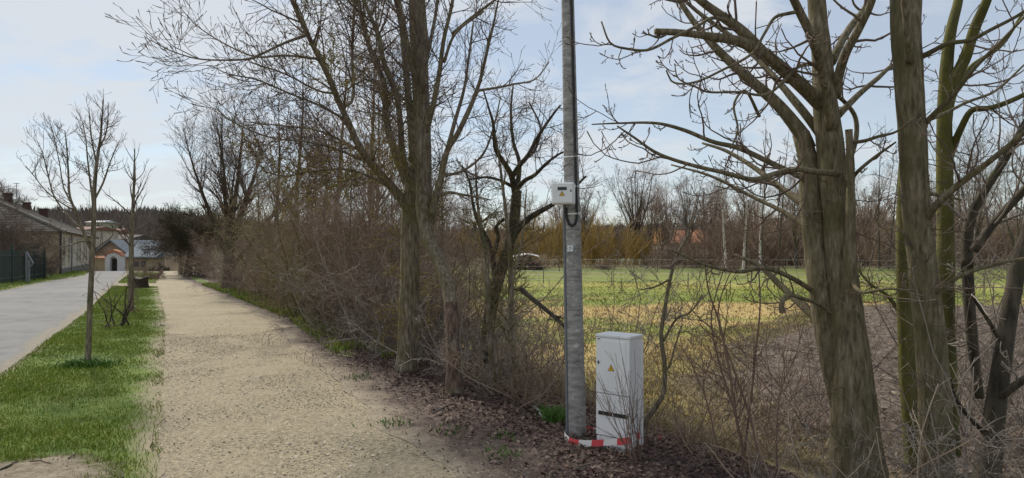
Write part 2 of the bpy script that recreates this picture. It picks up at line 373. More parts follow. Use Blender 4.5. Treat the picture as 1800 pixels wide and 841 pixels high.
class Bag:
    def __init__(s): s.v = []; s.f = []; s.n = 0; s.caps = []
    def add(s, P, Rr, sides, cap=False, knot=0., seed=0):
        v, f = tubes(P, Rr, sides)
        S1 = P.shape[1]
        if knot:                                    # uneven girth: ribs, swellings, old branch scars
            c = np.repeat(P.reshape(-1, 3), sides, 0); d = v-c
            a = np.tile(np.arange(sides), len(c)//sides)*2*np.pi/sides
            q = v[:, 2]*2.2+seed; ln = np.linalg.norm(d, axis=1)
            w = .55*fbm(np.cos(a)*1.1+seed, np.sin(a)*1.1+q, 3)+.45*fbm(np.cos(a)*2.5+seed*2, np.sin(a)*2.5+q*4, 3)
            v = c+d*(1+knot*w)[:, None]
        s.v.append(v); s.f.append(f + s.n)
        if cap:
            for k in range(len(P)):
                b = s.n+k*S1*sides
                s.caps.append(np.array([[b+j for j in range(sides-1, -1, -1)]])); s.caps.append(np.array([[b+(S1-1)*sides+j for j in range(sides)]]))
        s.n += len(v)
    def build(s, name, m, parent=None):
        return npmesh(name, np.concatenate(s.v), [np.concatenate(s.f)]+s.caps, m, parent)

def grow(p0, d0, ln, r0, r1, nseg, wob=.15, up=0., bud=0., rg=rng, side=None, droop=0):
    N = len(p0); P = np.empty((N, nseg + 1, 3)); P[:, 0] = p0
    d = nrm(np.array(d0, float))
    st = (ln / nseg)[:, None]
    if droop: d[:, 2] -= rg.uniform(0, droop, N)
    for k in range(nseg):
        d = d + rg.normal(0, wob, (N, 3)); d[:, 2] += up * (k + 1) / nseg
        if side is not None: d += side
        d = nrm(d); P[:, k + 1] = P[:, k] + d * st
    t = np.linspace(0, 1, nseg + 1)[None]
    Rr = r0[:, None] * (1 - t) + r1[:, None] * t if hasattr(r1, '__len__') else r0[:, None] * (1 - t) + r1 * t
    if bud:
        Rr[:, -2] = np.maximum(Rr[:, -2], bud); Rr[:, -1] = bud * .25
        P[:, -2] = P[:, -1] + (P[:, -2] - P[:, -1]) * np.minimum(1, 3.5 * bud / np.maximum(np.linalg.norm(P[:, -2] - P[:, -1], axis=-1, keepdims=True), 1e-6))
    return P, Rr

def kids(P, Rr, n, t=(.25, 1), ang=(30, 65), ln=(.3, .6), base=None, taper=.5, rr=.6, rmax=1, r1=.0015, nseg=4, wob=.15, up=.1, bud=0, rg=rng, side=None, rmin=.0012, droop=0):
    N, S1, _ = P.shape
    plen = np.linalg.norm(np.diff(P, axis=1), axis=-1).sum(1)
    n = np.asarray(n) if hasattr(n, '__len__') else np.full(N, n)
    ix = np.repeat(np.arange(N), n); K = len(ix)
    tt = rg.uniform(t[0], t[1], K); f = tt * (S1 - 1) * .9999; i = f.astype(int); w = (f - i)[:, None]
    p = P[ix, i] * (1 - w) + P[ix, i + 1] * w
    T = nrm(P[ix, i + 1] - P[ix, i]); r = Rr[ix, i] * (1 - w[:, 0]) + Rr[ix, i + 1] * w[:, 0]
    q = rg.normal(0, 1, (K, 3)); q = nrm(q - (q * T).sum(-1, keepdims=True) * T)
    a = np.radians(rg.uniform(ang[0], ang[1], K))[:, None]
    d = np.cos(a) * T + np.sin(a) * q
    L = (plen[ix] if base is None else base) * rg.uniform(ln[0], ln[1], K) * (1 - taper * tt)
    r0 = np.clip(r * rr, rmin, rmax)
    return grow(p, d, L, r0, np.minimum(r0, r1), nseg, wob, up, bud, rg, side, droop)

def P3(px, py, Y): return ((px - CX) / F * Y, Y, H - (py - HY) / F * Y)
def limb(pts, n=None):
    """traced limb: (px, py, width px, distance) -> smooth polyline (1,S,3), radii (1,S)"""
    a = np.array([P3(p[0], p[1], p[3]) for p in pts]); r = np.array([p[2] * .9 / 2 / F * p[3] / math.sqrt(1 + ((p[0] - CX) / F) ** 2) for p in pts])
    n = n or max(8, 5 * (len(pts) - 1))
    s = np.concatenate([[0], np.cumsum(np.linalg.norm(np.diff(a, axis=0), axis=1))])
    m = len(a); tg = np.empty_like(a)
    tg[1:-1] = (a[2:] - a[:-2]) / (s[2:] - s[:-2])[:, None]; tg[0] = (a[1] - a[0]) / (s[1] - s[0]); tg[-1] = (a[-1] - a[-2]) / (s[-1] - s[-2])
    x = np.linspace(0, s[-1], n + 1); i = np.clip(np.searchsorted(s, x, 'right') - 1, 0, m - 2)
    h = (s[i + 1] - s[i]); u = ((x - s[i]) / h)[:, None]; h = h[:, None]
    p = (2*u**3 - 3*u**2 + 1) * a[i] + (u**3 - 2*u**2 + u) * h * tg[i] + (-2*u**3 + 3*u**2) * a[i+1] + (u**3 - u**2) * h * tg[i+1]
    return p[None], np.interp(x, s, r)[None]

def empty(name, loc, rz=0, scale=1):
    o = bpy.data.objects.new(name, None); o.location = loc; o.rotation_euler = (0, 0, rz); o.scale = (scale,) * 3
    o.empty_display_size = .2; COL.objects.link(o); return o
def tag(o, label=None, cat=None, group=None, kind=None):
    for k, v in (('label', label), ('category', cat), ('group', group), ('kind', kind)):
        if v: o[k] = v
    return o
def copy_tree(o, parent=None):
    c = o.copy(); COL.objects.link(c)
    if parent: c.parent = parent
    for ch in list(o.children): copy_tree(ch, c)
    return c
def keep(o, parent):
    """parent without moving: the parts are modelled in world space"""
    o.parent = parent
    o.matrix_parent_inverse = Matrix.LocRotScale(parent.location, parent.rotation_euler, parent.scale).inverted()
    return o

# value noise for terrain
_tab = np.random.default_rng(3).uniform(-1, 1, (64, 64))
def vn(x, y):
    x = np.asarray(x, float); y = np.asarray(y, float)
    i = np.floor(x).astype(int); j = np.floor(y).astype(int); u = x - i; v = y - j
    u = u*u*(3-2*u); v = v*v*(3-2*v); a = _tab
    return (a[i%64, j%64]*(1-u)+a[(i+1)%64, j%64]*u)*(1-v)+(a[i%64, (j+1)%64]*(1-u)+a[(i+1)%64, (j+1)%64]*u)*v
def fbm(x, y, o=4): return sum(vn(x*2**k+7.3*k, y*2**k-3.1*k)/2**k for k in range(o))
def sst(a, b, x): t = np.clip((x-a)/(b-a), 0, 1); return t*t*(3-2*t)
def h(x, y):
    x = np.asarray(x, float); y = np.asarray(y, float)
    u = x + .505*y
    z = -.5*sst(3.7, 6.6, u)*sst(-6, 2, y)
    z = z + .05*sst(5, 9, u)*fbm(x*.25, y*.25, 3)
    z = z - .75*sst(51, 66, y)*(1-sst(3, 8, u))
    z = z + .02*sst(3.0, 3.6, u)*(1-sst(5, 7, u))*fbm(x*1.5, y*1.5, 3)
    return z

# ------------------------------------------------------------------ the ground and its sheets
def axis(fine, lim, step, g=1.12):
    a = [0.]; st = step
    while a[-1] < lim:
        if a[-1] > fine: st *= g
        a.append(a[-1] + st)
    return np.array(a)
ay = axis(40, 4200, .5, 1.13); ay = np.concatenate([-axis(6, 60, .5, 1.3)[:0:-1], ay])
ax = axis(34, 4200, .5, 1.13); ax = np.concatenate([-ax[:0:-1], ax])
def grid(X, Y, Z, name, m, parent=None):
    ny, nx = X.shape
    v = np.stack([X, Y, Z], -1).reshape(-1, 3)
    i = np.arange(ny-1)[:, None]*nx + np.arange(nx-1)[None]
    f = np.stack([i, i+1, i+nx+1, i+nx], -1).reshape(-1, 4)
    return npmesh(name, v, [f], m, parent)
GX, GY = np.meshgrid(ax, ay)
tag(grid(GX, GY, h(GX, GY), 'ground', M['ground']), kind='structure')

YK = np.array([-4, 4.79, 16, 32, 48, 54, 75]); 
xl = lambda y: np.interp(y, YK, [1.86, -2.57, -8.21, -16.75, -24.6, -27.6, -36])
YR = np.array([-4, 4.79, 7.38, 10.67, 16, 24, 32, 48, 54, 75])
xr = lambda y: np.interp(y, YR, [4.4, -.05, -1.25, -2.85, -5.3, -9.95, -14.7, -23.4, -26.4, -34.5])
xv = lambda y: np.interp(y, [-4, 8.5, 17.6, 22, 30, 46, 75], [0, -6.4, -10.94, -13.3, -17.5, -25.8, -41])     # road side of the verge
xrl = lambda y: np.interp(y, [-4, 26.7, 33.7, 42.7, 50, 75], [-4.9, -20, -23.3, -26.9, -31, -44])            # far side of the road
def blend(m, other, w_l, w_r, nsc=5.0):
    """let the rim of a sheet go over into the colour of the sheet beside it, unevenly"""
    t = m.node_tree; b = t.nodes['Principled BSDF']; src = b.inputs['Base Color'].links[0].from_socket
    c = N_(t, 'ShaderNodeTexCoord'); n = N_(t, 'ShaderNodeTexNoise'); n.inputs['Scale'].default_value = nsc; n.inputs['Detail'].default_value = 9; n.inputs['Roughness'].default_value = .72
    L_(t, c.outputs['Object'], n.inputs['Vector'])
    fac = None
    for at, w in (('edge_l', w_l), ('edge_r', w_r)):
        if not w: continue
        a = N_(t, 'ShaderNodeAttribute', attribute_name=at)
        q = N_(t, 'ShaderNodeMath', operation='MULTIPLY_ADD'); L_(t, n.outputs['Fac'], q.inputs[0]); q.inputs[1].default_value = -2.6*w; L_(t, a.outputs['Fac'], q.inputs[2])
        r = N_(t, 'ShaderNodeMapRange'); L_(t, q.outputs[0], r.inputs['Value']); r.inputs['From Min'].default_value = -1.3*w-.25*w+.15*w; r.inputs['From Max'].default_value = -1.3*w+1.0*w
        r.inputs['To Min'].default_value = 1; r.inputs['To Max'].default_value = 0
        if fac is None: fac = r.outputs[0]
        else:
            x = N_(t, 'ShaderNodeMath', operation='MAXIMUM'); L_(t, fac, x.inputs[0]); L_(t, r.outputs[0], x.inputs[1]); fac = x.outputs[0]
    n2 = N_(t, 'ShaderNodeTexNoise'); n2.inputs['Scale'].default_value = 40; n2.inputs['Detail'].default_value = 8; L_(t, c.outputs['Object'], n2.inputs['Vector'])
    cr_ = N_(t, 'ShaderNodeValToRGB'); cr_.color_ramp.elements[0].position = .3; cr_.color_ramp.elements[1].position = .7
    cr_.color_ramp.elements[0].color = (*other[0], 1); cr_.color_ramp.elements[1].color = (*other[1], 1); L_(t, n2.outputs['Fac'], cr_.inputs[0])
    mx = N_(t, 'ShaderNodeMix', data_type='RGBA'); L_(t, fac, mx.inputs['Factor']); L_(t, src, mx.inputs['A']); L_(t, cr_.outputs[0], mx.inputs['B']); L_(t, mx.outputs['Result'], b.inputs['Base Color'])
GV = ((.26, .215, .155), (.42, .36, .265))
blend(M['bank'], GV, .45, 0, 3.0)
M['verge_hedge'] = M['verge'].copy(); M['verge_hedge'].name = 'hedge_foot_soil'
blend(M['verge'], ((.25, .21, .14), (.38, .32, .23)), .06, .3, 3.5)
blend(M['verge_hedge'], ((.2, .16, .11), (.36, .3, .21)), .15, .12, 4.0)
blend(M['roaddust'], ((.16, .16, .16), (.24, .235, .23)), .14, 0, 4.0)
def strip(name, fl, fr, y0, y1, m, dz, ny=90, nx=10, jl=0., jr=0., kind='structure', js=1.6, pw=1.0, bump=0., tapered=False):
    t = np.linspace(0, 1, ny)**pw; y = y0 + (y1-y0)*t
    a = fl(y) + jl*fbm(y*js, y*0+3, 4); b = fr(y) + jr*fbm(y*js, y*0+9, 4)
    if tapered:
        e = np.clip(np.minimum(t, 1-t)*7, .02, 1)**.5; c = (a+b)/2; a = c+(a-c)*e; b = c+(b-c)*e
    s = np.linspace(0, 1, nx)[None]
    X = a[:, None]*(1-s)+b[:, None]*s; Yy = np.repeat(y[:, None], nx, 1)
    Z = h(X, Yy)+dz
    if bump: Z = Z + bump*(fbm(X*2, Yy*2, 4)) * np.sin(s*np.pi)**.5
    o = grid(X, Yy, Z, name, m)
    for nm, val in (('edge_l', X-a[:, None]), ('edge_r', b[:, None]-X)):
        at = o.data.attributes.new(nm, 'FLOAT', 'POINT'); at.data.foreach_set('value', val.astype(np.float32).ravel())
    return tag(o, kind=kind)
strip('road', xrl, xv, -4, 75, M['asphalt'], .008, 120, 8, .08, .0, pw=1.5)
strip('road_edge', lambda y: xv(y)-.32, lambda y: xv(y)+.06, -4, 75, M['roaddust'], .013, 160, 4, .1, .05, pw=1.5)
strip('path', xl, xr, -4, 75, M['gravel'], .009, 420, 30, .1, .14, pw=1.6, bump=.006)
strip('grass_verge', lambda y: xv(y)+.02, lambda y: xl(y)+.1, -4, 29.6, M['verge'], .014, 500, 24, .05, .1, pw=1.3, bump=.01)
strip('grass_verge', lambda y: xv(y)+.05, lambda y: xl(y)-.02, 32.6, 47, M['verge'], .017, 40, 8, .1, .16)
strip('gravel_crossing', lambda y: xv(y)-.3, lambda y: xl(y)+.3, 29.2, 33, M['gravel'], .011, 24, 8, .1, .1)
strip('grass_verge', lambda y: xrl(y)-2.2, lambda y: xrl(y)+.15, 12, 52, M['verge'], .017, 90, 6, .2, .16)
strip('bank', lambda y: xr(y)-.45, lambda y: xr(y)+3.0, -3, 50, M['bank'], .014, 500, 40, .12, .4, pw=1.6, bump=.008)
def gst(name, y0, y1, w, o=.1): return strip(name, lambda y: xr(y)+o, lambda y: xr(y)+o+w, y0, y1, M['verge_hedge'], .03, 60, 6, .12, .15, bump=.02, tapered=True)
gst('grass_strip', 12.2, 30, .75, .12); gst('grass_strip', 10.0, 11.5, .5, .0); gst('grass_strip', 32, 48, .6, .1)
# field beyond the hedge
def fieldsheet(name, y0, y1, m, dz, left, right, ny, nx, pw=1.5):
    t = np.linspace(0, 1, ny)**pw; y = y0+(y1-y0)*t; s = np.linspace(0, 1, nx)[None]**1.5
    a = left(y); b = right(y); X = a[:, None]*(1-s)+b[:, None]*s; Yy = np.repeat(y[:, None], nx, 1)
    return tag(grid(X, Yy, h(X, Yy)+dz, name, m), kind='structure')
fieldsheet('field', 3, 92, M['field'], .035, lambda y: -.505*y+6.1+.3*fbm(y*.9, y*0), lambda y: y*0+75, 150, 120, 1.6)
# ploughed soil as real clods
ng = 260
t = np.linspace(0, 1, ng)**1.5
Yp = 4.2 + 21.5*t
pl = np.interp(Yp, [4.2, 6.5, 8.5, 10.5, 13.5, 16.5, 19.5, 22.5, 25.7], [2.6, 2.4, 2.15, 2.5, 3.7, 5.6, 8.2, 10.3, 14])
s = np.linspace(0, 1, 330)[None]**1.3
XP = (pl + .5*fbm(Yp*.9, Yp*0, 4))[:, None]*(1-s) + 30*s; YP = np.repeat(Yp[:, None], 330, 1)
YP = YP + .25*fbm(XP*.5, YP*.3, 3)
edge = np.minimum(np.minimum(s*9, 1)*np.ones_like(YP), np.minimum(t*8, (1-t)*8).clip(0, 1)[:, None])
ZP = h(XP, YP) + .05 + edge*(.05 + .06*np.abs(fbm(XP*2.6, YP*3.2, 5)) + .055*np.abs(fbm(XP*7, YP*8, 3)) + .03*np.sin((XP*.35+YP)*5.2+2*fbm(XP*.4, YP*.4, 2)))
so_ = tag(grid(XP, YP, ZP, 'ploughed_soil', M['plough']), kind='structure')
for nm, val in (('edge_l', XP-XP[:, :1]), ('edge_r', (YP[-1:]-YP)*.6)):
    at = so_.data.attributes.new(nm, 'FLOAT', 'POINT'); at.data.foreach_set('value', val.astype(np.float32).ravel())
blend(M['plough'], ((.26, .2, .085), (.42, .33, .16)), .8, .8, 1.3)
# bare sandy patch at the lower left of the verge
th = np.linspace(0, 2*np.pi, 49); rr = np.linspace(0, 1, 10)
RRm, TH = np.meshgrid(rr, th)
cx0, cy0 = P3(10, 841, 4.65)[0], 4.75
rad = 1 + .25*fbm(np.cos(TH)*1.4+5, np.sin(TH)*1.4+5, 4)
XB = cx0 + RRm*rad*.68*np.cos(TH); YB = cy0 + RRm*rad*.55*np.sin(TH)
tag(grid(XB, YB, .026+.02*(1-RRm**2)+.014*fbm(XB*5, YB*5, 3)*(1-RRm), 'bare_soil', M['bare']), kind='structure')
at = bpy.data.objects['bare_soil'].data.attributes.new('edge_r', 'FLOAT', 'POINT'); at.data.foreach_set('value', ((1-RRm)*.6).astype(np.float32).ravel())
blend(M['bare'], ((.06, .085, .018), (.12, .13, .04)), 0, .2, 5.0)
def inbare(x, y): return ((x-cx0)/.66)**2+((y-cy0)/.53)**2 < .8+.7*fbm(x*3, y*3, 4)

# hills on the horizon
azp = np.linspace(-1400, 3300, 150)
sk = np.interp(azp, [-1400, 60, 280, 420, 560, 800, 1000, 1200, 1320, 1560, 1800, 3300], [388, 384, 387, 402, 412, 417, 412, 402, 398, 399, 404, 400])
dist = np.array([170, 230, 300, 370, 450, 520, 700, 1100])
prof = np.array([-.04, .1, .35, .68, .95, 1.0, .95, .2])
ridge = (HY-sk)/F*500 + H
HX = (azp-CX)[None]/F*dist[:, None]; HYY = np.repeat(dist[:, None], len(azp), 1)
HZ = prof[:, None]*ridge[None]*(1+.06*fbm(HX*.01, HYY*.01, 3)) - .3
tag(grid(HX, HYY, HZ, 'hill', M['hill']), kind='structure')
def hillz(px, Y): return np.interp(Y, dist, prof)*np.interp(px, azp, ridge) - .4

# ------------------------------------------------------------------ small growth on the ground (stuff)
def blades(name, x, y, hgt, wid, m, lean=.5, zoff=0., z=None):
    n = len(x); z = (h(x, y)+zoff) if z is None else z
    a = rng.uniform(0, 2*np.pi, n); ll = rng.normal(0, lean, (n, 2))*hgt[:, None]
    b0 = np.stack([x-np.cos(a)*wid, y-np.sin(a)*wid, z], -1); b1 = np.stack([x+np.cos(a)*wid, y+np.sin(a)*wid, z], -1)
    mid = np.stack([x+ll[:, 0]*.35, y+ll[:, 1]*.35, z+hgt*.6], -1)
    wv = np.stack([np.cos(a)*wid*.7, np.sin(a)*wid*.7, 0*wid], -1)
    tip = np.stack([x+ll[:, 0], y+ll[:, 1], z+hgt*.95], -1)
    v = np.stack([b0, b1, mid+wv, mid-wv, tip], 1).reshape(-1, 3)
    k = np.arange(n)[:, None]*5
    return tag(npmesh(name, v, [k+np.array([[0, 1, 2, 3]]), k+np.array([[3, 2, 4]])], m, smooth=False), kind='stuff')
def scat(n, y0, y1, fl, fr, p=1.0):
    y = y0+(y1-y0)*rng.uniform(0, 1, n)**p; a = fl(y); b = fr(y); return a+(b-a)*rng.uniform(0, 1, n), y
x, y = scat(120000, 3.4, 30, lambda y: xv(y)-.02, lambda y: xl(y)+.1, 1.9)
worn = sst(-.6, .02, x-xl(y)) + .45*fbm(x*1.6, y*1.6, 4)
k = (rng.uniform(0, 1, len(x)) > .9*np.clip(worn, 0, 1)) & ~inbare(x, y)
x, y = x[k], y[k]
hg = rng.uniform(.016, .042, len(x))*(1+.6*fbm(x*.9, y*.9, 3)); hg = np.clip(hg, .01, .08)
blades('verge_grass', x, y, hg, .0022+.00022*y, M['grass'], .55, .015)
x, y = scat(9000, 12, 51, lambda y: xrl(y)-2.2, lambda y: xrl(y)+.1); blades('far_verge_grass', x, y, rng.uniform(.05, .13, len(x)), .008+0*x, M['grass'], .5, .01)
x, y = scat(3500, 32.6, 47, xv, xl); blades('far_verge_grass', x, y, rng.uniform(.04, .1, len(x)), .009+0*x, M['grass'], .5, .01)
x, y = scat(16000, 9.9, 31, lambda y: xr(y)+.0, lambda y: xr(y)+.95)
k = fbm(x*.9, y*.9, 3) > -.25-.5*(y > 13); x, y = x[k], y[k]
blades('hedge_foot_grass', x, y, rng.uniform(.05, .16, len(x)), .004+.0003*y, M['grass'], .6, .02)
# weeds at the sapling, by the pole and on the litter
def weeds(name, spots, n, r, hg):
    x = np.concatenate([sx+rng.normal(0, r, n) for sx, sy in spots]); y = np.concatenate([sy+rng.normal(0, r, n) for sx, sy in spots])
    return blades(name, x, y, rng.uniform(.4, 1, len(x))*hg, rng.uniform(.004, .012, len(x)), M['ivy'], .7, .015)
weeds('weeds', [(-5.83, 9.35), (-5.6, 9.3), (-5.95, 9.3)], 160, .11, .14)
weeds('weeds', [P3(980, 745, 6.3)[:2], P3(975, 735, 6.5)[:2], (.42, 6.3)], 90, .07, .16)
weeds('weeds', [P3(635, 662, 8.5)[:2], P3(790, 755, 6.05)[:2], P3(880, 800, 5.3)[:2], P3(880, 770, 5.8)[:2], P3(690, 745, 6.2)[:2]], 40, .1, .05)
# leaf litter
def litter(name, x, y, size, m=M['leaf'], zoff=.03):
    n = len(x); z = h(x, y)+zoff+rng.uniform(0, .02, n)
    a = rng.uniform(0, 2*np.pi, n); sx = size*rng.uniform(.6, 1.3, n); sy = sx*rng.uniform(.4, .75, n)
    e1 = np.stack([np.cos(a), np.sin(a), rng.normal(0, .35, n)], -1); e2 = np.stack([-np.sin(a), np.cos(a), rng.normal(0, .35, n)], -1)
    c = np.stack([x, y, z], -1); fold = rng.uniform(.1, .5, n)[:, None]*sy[:, None]*np.array([[0, 0, 1.]])
    v = np.stack([c-e1*sx[:, None], c+e1*sx[:, None], c+e2*sy[:, None]+fold, c-e2*sy[:, None]+fold], 1).reshape(-1, 3)
    k = np.arange(n)[:, None]*4
    return tag(npmesh(name, v, [np.concatenate([k+np.array([[0, 1, 2]]), k+np.array([[1, 0, 3]])])], m, smooth=False), kind='stuff')
x, y = scat(40000, 3.2, 13, lambda y: xr(y)-.15, lambda y: xr(y)+2.6, 1.2)
den = sst(-.15, .75, x-xr(y)+.3*fbm(x*1.3, y*1.3, 4)); k = rng.uniform(0, 1, len(x)) < den*.95+.02; x, y = x[k], y[k]
litter('leaf_litter', x, y, .021)
x, y = scat(2500, 3.4, 11, lambda y: xr(y)-.8, lambda y: xr(y)+.3); k = rng.uniform(0, 1, len(x)) < sst(-.9, .2, x-xr(y)); litter('leaf_litter', x[k], y[k], .013, zoff=.012)
x, y = scat(420, 3.6, 16, xl, xr); litter('stray_leaves', x, y, .012, zoff=.016)
x, y = scat(9000, 3.3, 9, lambda y: -.505*y+4.6, lambda y: -.505*y+8.6); litter('leaf_litter', x, y, .02, zoff=.03)
nb = 500; a = rng.uniform(0, 6.28, nb); r_b = np.sqrt(rng.uniform(0, 1, nb)); x = cx0+.7*r_b*np.cos(a); y = cy0+.56*r_b*np.sin(a); litter('patch_debris', x, y, .008, zoff=.03)
nb = 1100; a = rng.uniform(0, 6.28, nb); r_b = rng.normal(1.0, .17, nb); x = cx0+.66*r_b*np.cos(a); y = cy0+.52*r_b*np.sin(a)
blades('patch_grass', x, y, rng.uniform(.02, .05, nb), np.full(nb, .003), M['grass'], .7, .03)
# gravel stones on the near path
def stones(name, x, y, size, m, zoff):
    n = len(x); z = h(x, y)+zoff
    o = np.array([[1, 0, 0], [-1, 0, 0], [0, 1, 0], [0, -1, 0], [0, 0, 1], [0, 0, -1]], float)
    sc = size[:, None, None]*rng.uniform(.6, 1.2, (n, 1, 3))*np.array([1, 1, .45])
    v = o[None]*sc; v = v + rng.normal(0, .18, v.shape)*size[:, None, None]
    a = rng.uniform(0, 6.28, n); ca, sa = np.cos(a)[:, None], np.sin(a)[:, None]
    v = np.stack([v[..., 0]*ca-v[..., 1]*sa, v[..., 0]*sa+v[..., 1]*ca, v[..., 2]], -1) + np.stack([x, y, z], -1)[:, None]
    f = np.array([[0, 2, 4], [2, 1, 4], [1, 3, 4], [3, 0, 4], [2, 0, 5], [1, 2, 5], [3, 1, 5], [0, 3, 5]])
    return tag(npmesh(name, v.reshape(-1, 3), [(np.arange(n)[:, None, None]*6+f[None]).reshape(-1, 3)], m, smooth=False), kind='stuff')
x, y = scat(60000, 3.6, 13, lambda y: xl(y)-.1, lambda y: xr(y)+.25, 1.5)
k = rng.uniform(0, 1, len(x)) < (.3+.7*sst(-.4, .5, fbm(x*.7, y*.4, 3)))*(1-.6*sst(1.5, 2.2, x-xl(y))); x, y = x[k], y[k]
stones('gravel_stones', x, y, rng.uniform(.003, .0105, len(x))*(1+.8*(rng.uniform(0, 1, len(x)) > .93)), M['stones'], .011)
nc = 26000; t_ = rng.uniform(0, 1, nc)**1.7; y = 4.6+19.5*t_; x = np.interp(y, Yp, pl)+.3+rng.uniform(0, 1, nc)**1.4*np.minimum(2+.85*y-np.interp(y, Yp, pl), 20)
ii = np.clip(np.searchsorted(Yp, y), 0, ng-1); jj = np.clip(((((x-XP[ii, 0])/np.maximum(30-XP[ii, 0], 1)).clip(0, 1))**(1/1.3)*329).astype(int), 0, 329)
stones('soil_clods', x, y, rng.uniform(.008, .03, nc)*(1+1.3*(rng.uniform(0, 1, nc) > .93)), M['clod'], ZP[ii, jj]-h(x, y))
# straw and grass on the field, dry stalks on the bank
x, y = scat(60000, 8, 52, lambda y: np.maximum(-.505*y+6.2, -y*.36), lambda y: np.minimum(y*.8, 16+.2*y), 1.5)
k = (y < 40+8*fbm(x*.15, y*.1, 3)) & ~((x > np.interp(y, Yp, pl)) & (y < 25)); x, y = x[k], y[k]
blades('field_grass', x, y, rng.uniform(.03, .1, len(x))*(1+.5*fbm(x*.3, y*.3, 2)).clip(.4, 2), .004+.0004*y, M['field_blade'], .6, .03)
x, y = scat(9000, 5.5, 24, lambda y: np.interp(y, Yp, pl)-.9, lambda y: np.interp(y, Yp, pl)+1.1)
blades('straw', x, y, rng.uniform(.03, .13, len(x)), .004+.0003*y, M['drygrass'], .9, .07)
x, y = scat(10500, 4.4, 11, lambda y: -.505*y+4.3, lambda y: -.505*y+7.6)
k = fbm(x*1.1, y*1.1, 3) > -.25; x, y = x[k], y[k]
blades('dry_grass', x, y, rng.uniform(.07, .34, len(x))*rng.uniform(.4, 1, len(x)), .0026+0*x, M['drygrass'], .55, .01)
x, y = scat(9000, 5, 26, lambda y: pl[np.clip(np.searchsorted(Yp, y), 0, ng-1)], lambda y: y*.85); blades('stubble', x, y, rng.uniform(.03, .12, len(x)), .004+.0003*y, M['drygrass'], .9, .07)

exec_trees = True
# ------------------------------------------------------------------ trees and shrubs
def rg_(s): return np.random.default_rng(s)
def chestnut_twigs(bag, limbs, seed, dens=1.0, tlen=1.0, big=.011, side=None):
    """knobbly side branches that hook upwards and carry fat buds"""
    g = rg_(seed)
    for P, Rr in limbs:
        ln = np.linalg.norm(np.diff(P, axis=1), axis=-1).sum()
        n = max(2, int(ln*6.0*dens))
        a = kids(P, Rr, n, (.2, 1), (30, 70), (.25, 1.0), base=.95*tlen, taper=.35, rr=.45, rmax=big, r1=.0026, nseg=11, wob=.15, up=.17, bud=.0044, rg=g, side=side, rmin=.0036, droop=.7)
        bag.add(*a, 5)
        b = kids(*a, 3, (.2, .95), (35, 70), (.2, .5), taper=.3, rr=.75, rmax=.005, r1=.0018, nseg=6, wob=.17, up=.22, bud=.0036, rg=g, rmin=.0022, droop=.3)
        bag.add(*b, 4)
        c = kids(*b, 2, (.3, .95), (35, 70), (.2, .5), taper=.3, rr=.8, r1=.0016, nseg=4, wob=.18, up=.2, bud=.003, rg=g, rmin=.0018)
        bag.add(*c, 3)
def fine_twigs(bag, limbs, seed, dens=1.0, l1=.9, l2=.5, up=.12, side=None, bud=.003, n2=6, n3=3, big=.012, t0=.2, ang=(30, 65), rm=.0017, wob=.1):
    g = rg_(seed)
    for P, Rr in limbs:
        ln = np.linalg.norm(np.diff(P, axis=1), axis=-1).sum()
        a = kids(P, Rr, max(2, int(ln*6*dens)), (t0, 1), ang, (.4, 1), base=l1, taper=.35, rr=.5, rmax=big, r1=.0025, nseg=7, wob=wob, up=up, rg=g, side=side, rmin=.003)
        bag.add(*a, 4)
        b = kids(*a, n2, (.15, 1), (25, 65), (.4, 1), base=l2, taper=.4, rr=.65, rmax=.005, r1=.0016, nseg=5, wob=wob*1.1, up=up, bud=bud, rg=g, rmin=rm)
        bag.add(*b, 3)
        if n3:
            c = kids(*b, n3, (.25, .95), (25, 60), (.4, .9), base=l2*.55, taper=.3, rr=.75, r1=.0012, nseg=4, wob=wob*1.1, up=up*1.2, bud=bud*.8, rg=g, rmin=rm*.85)
            bag.add(*c, 3)
def barkwarp(P, Rr, amt, seed):
    g = rg_(seed); return P, Rr*(1+amt*g.normal(0, 1, Rr.shape))
def tree(name, label, cat, trunk_l, limb_l, twigfn, mt, mc, group=None, extra=None, sides=14):
    """trunk and limbs traced; the twigs are the crown"""
    base = trunk_l[0][0][0, 0]; root = empty(name, (base[0], base[1], float(h(base[0], base[1]))))
    tag(root, label, cat, group)
    tb = Bag()
    for i, (P, Rr) in enumerate(trunk_l): tb.add(P, Rr, sides, True, .09, i*3.3+base[0])
    keep(tb.build('trunk', mt), root)
    if limb_l:
        for P, Rr in limb_l:
            lb = Bag(); lb.add(P, Rr, 9, True, .1, P[0, 0, 0]*7); keep(lb.build('limb', mt), root)
    cb = Bag(); twigfn(cb)
    keep(cb.build('crown', mc), root)
    if extra: extra(root)
    return root

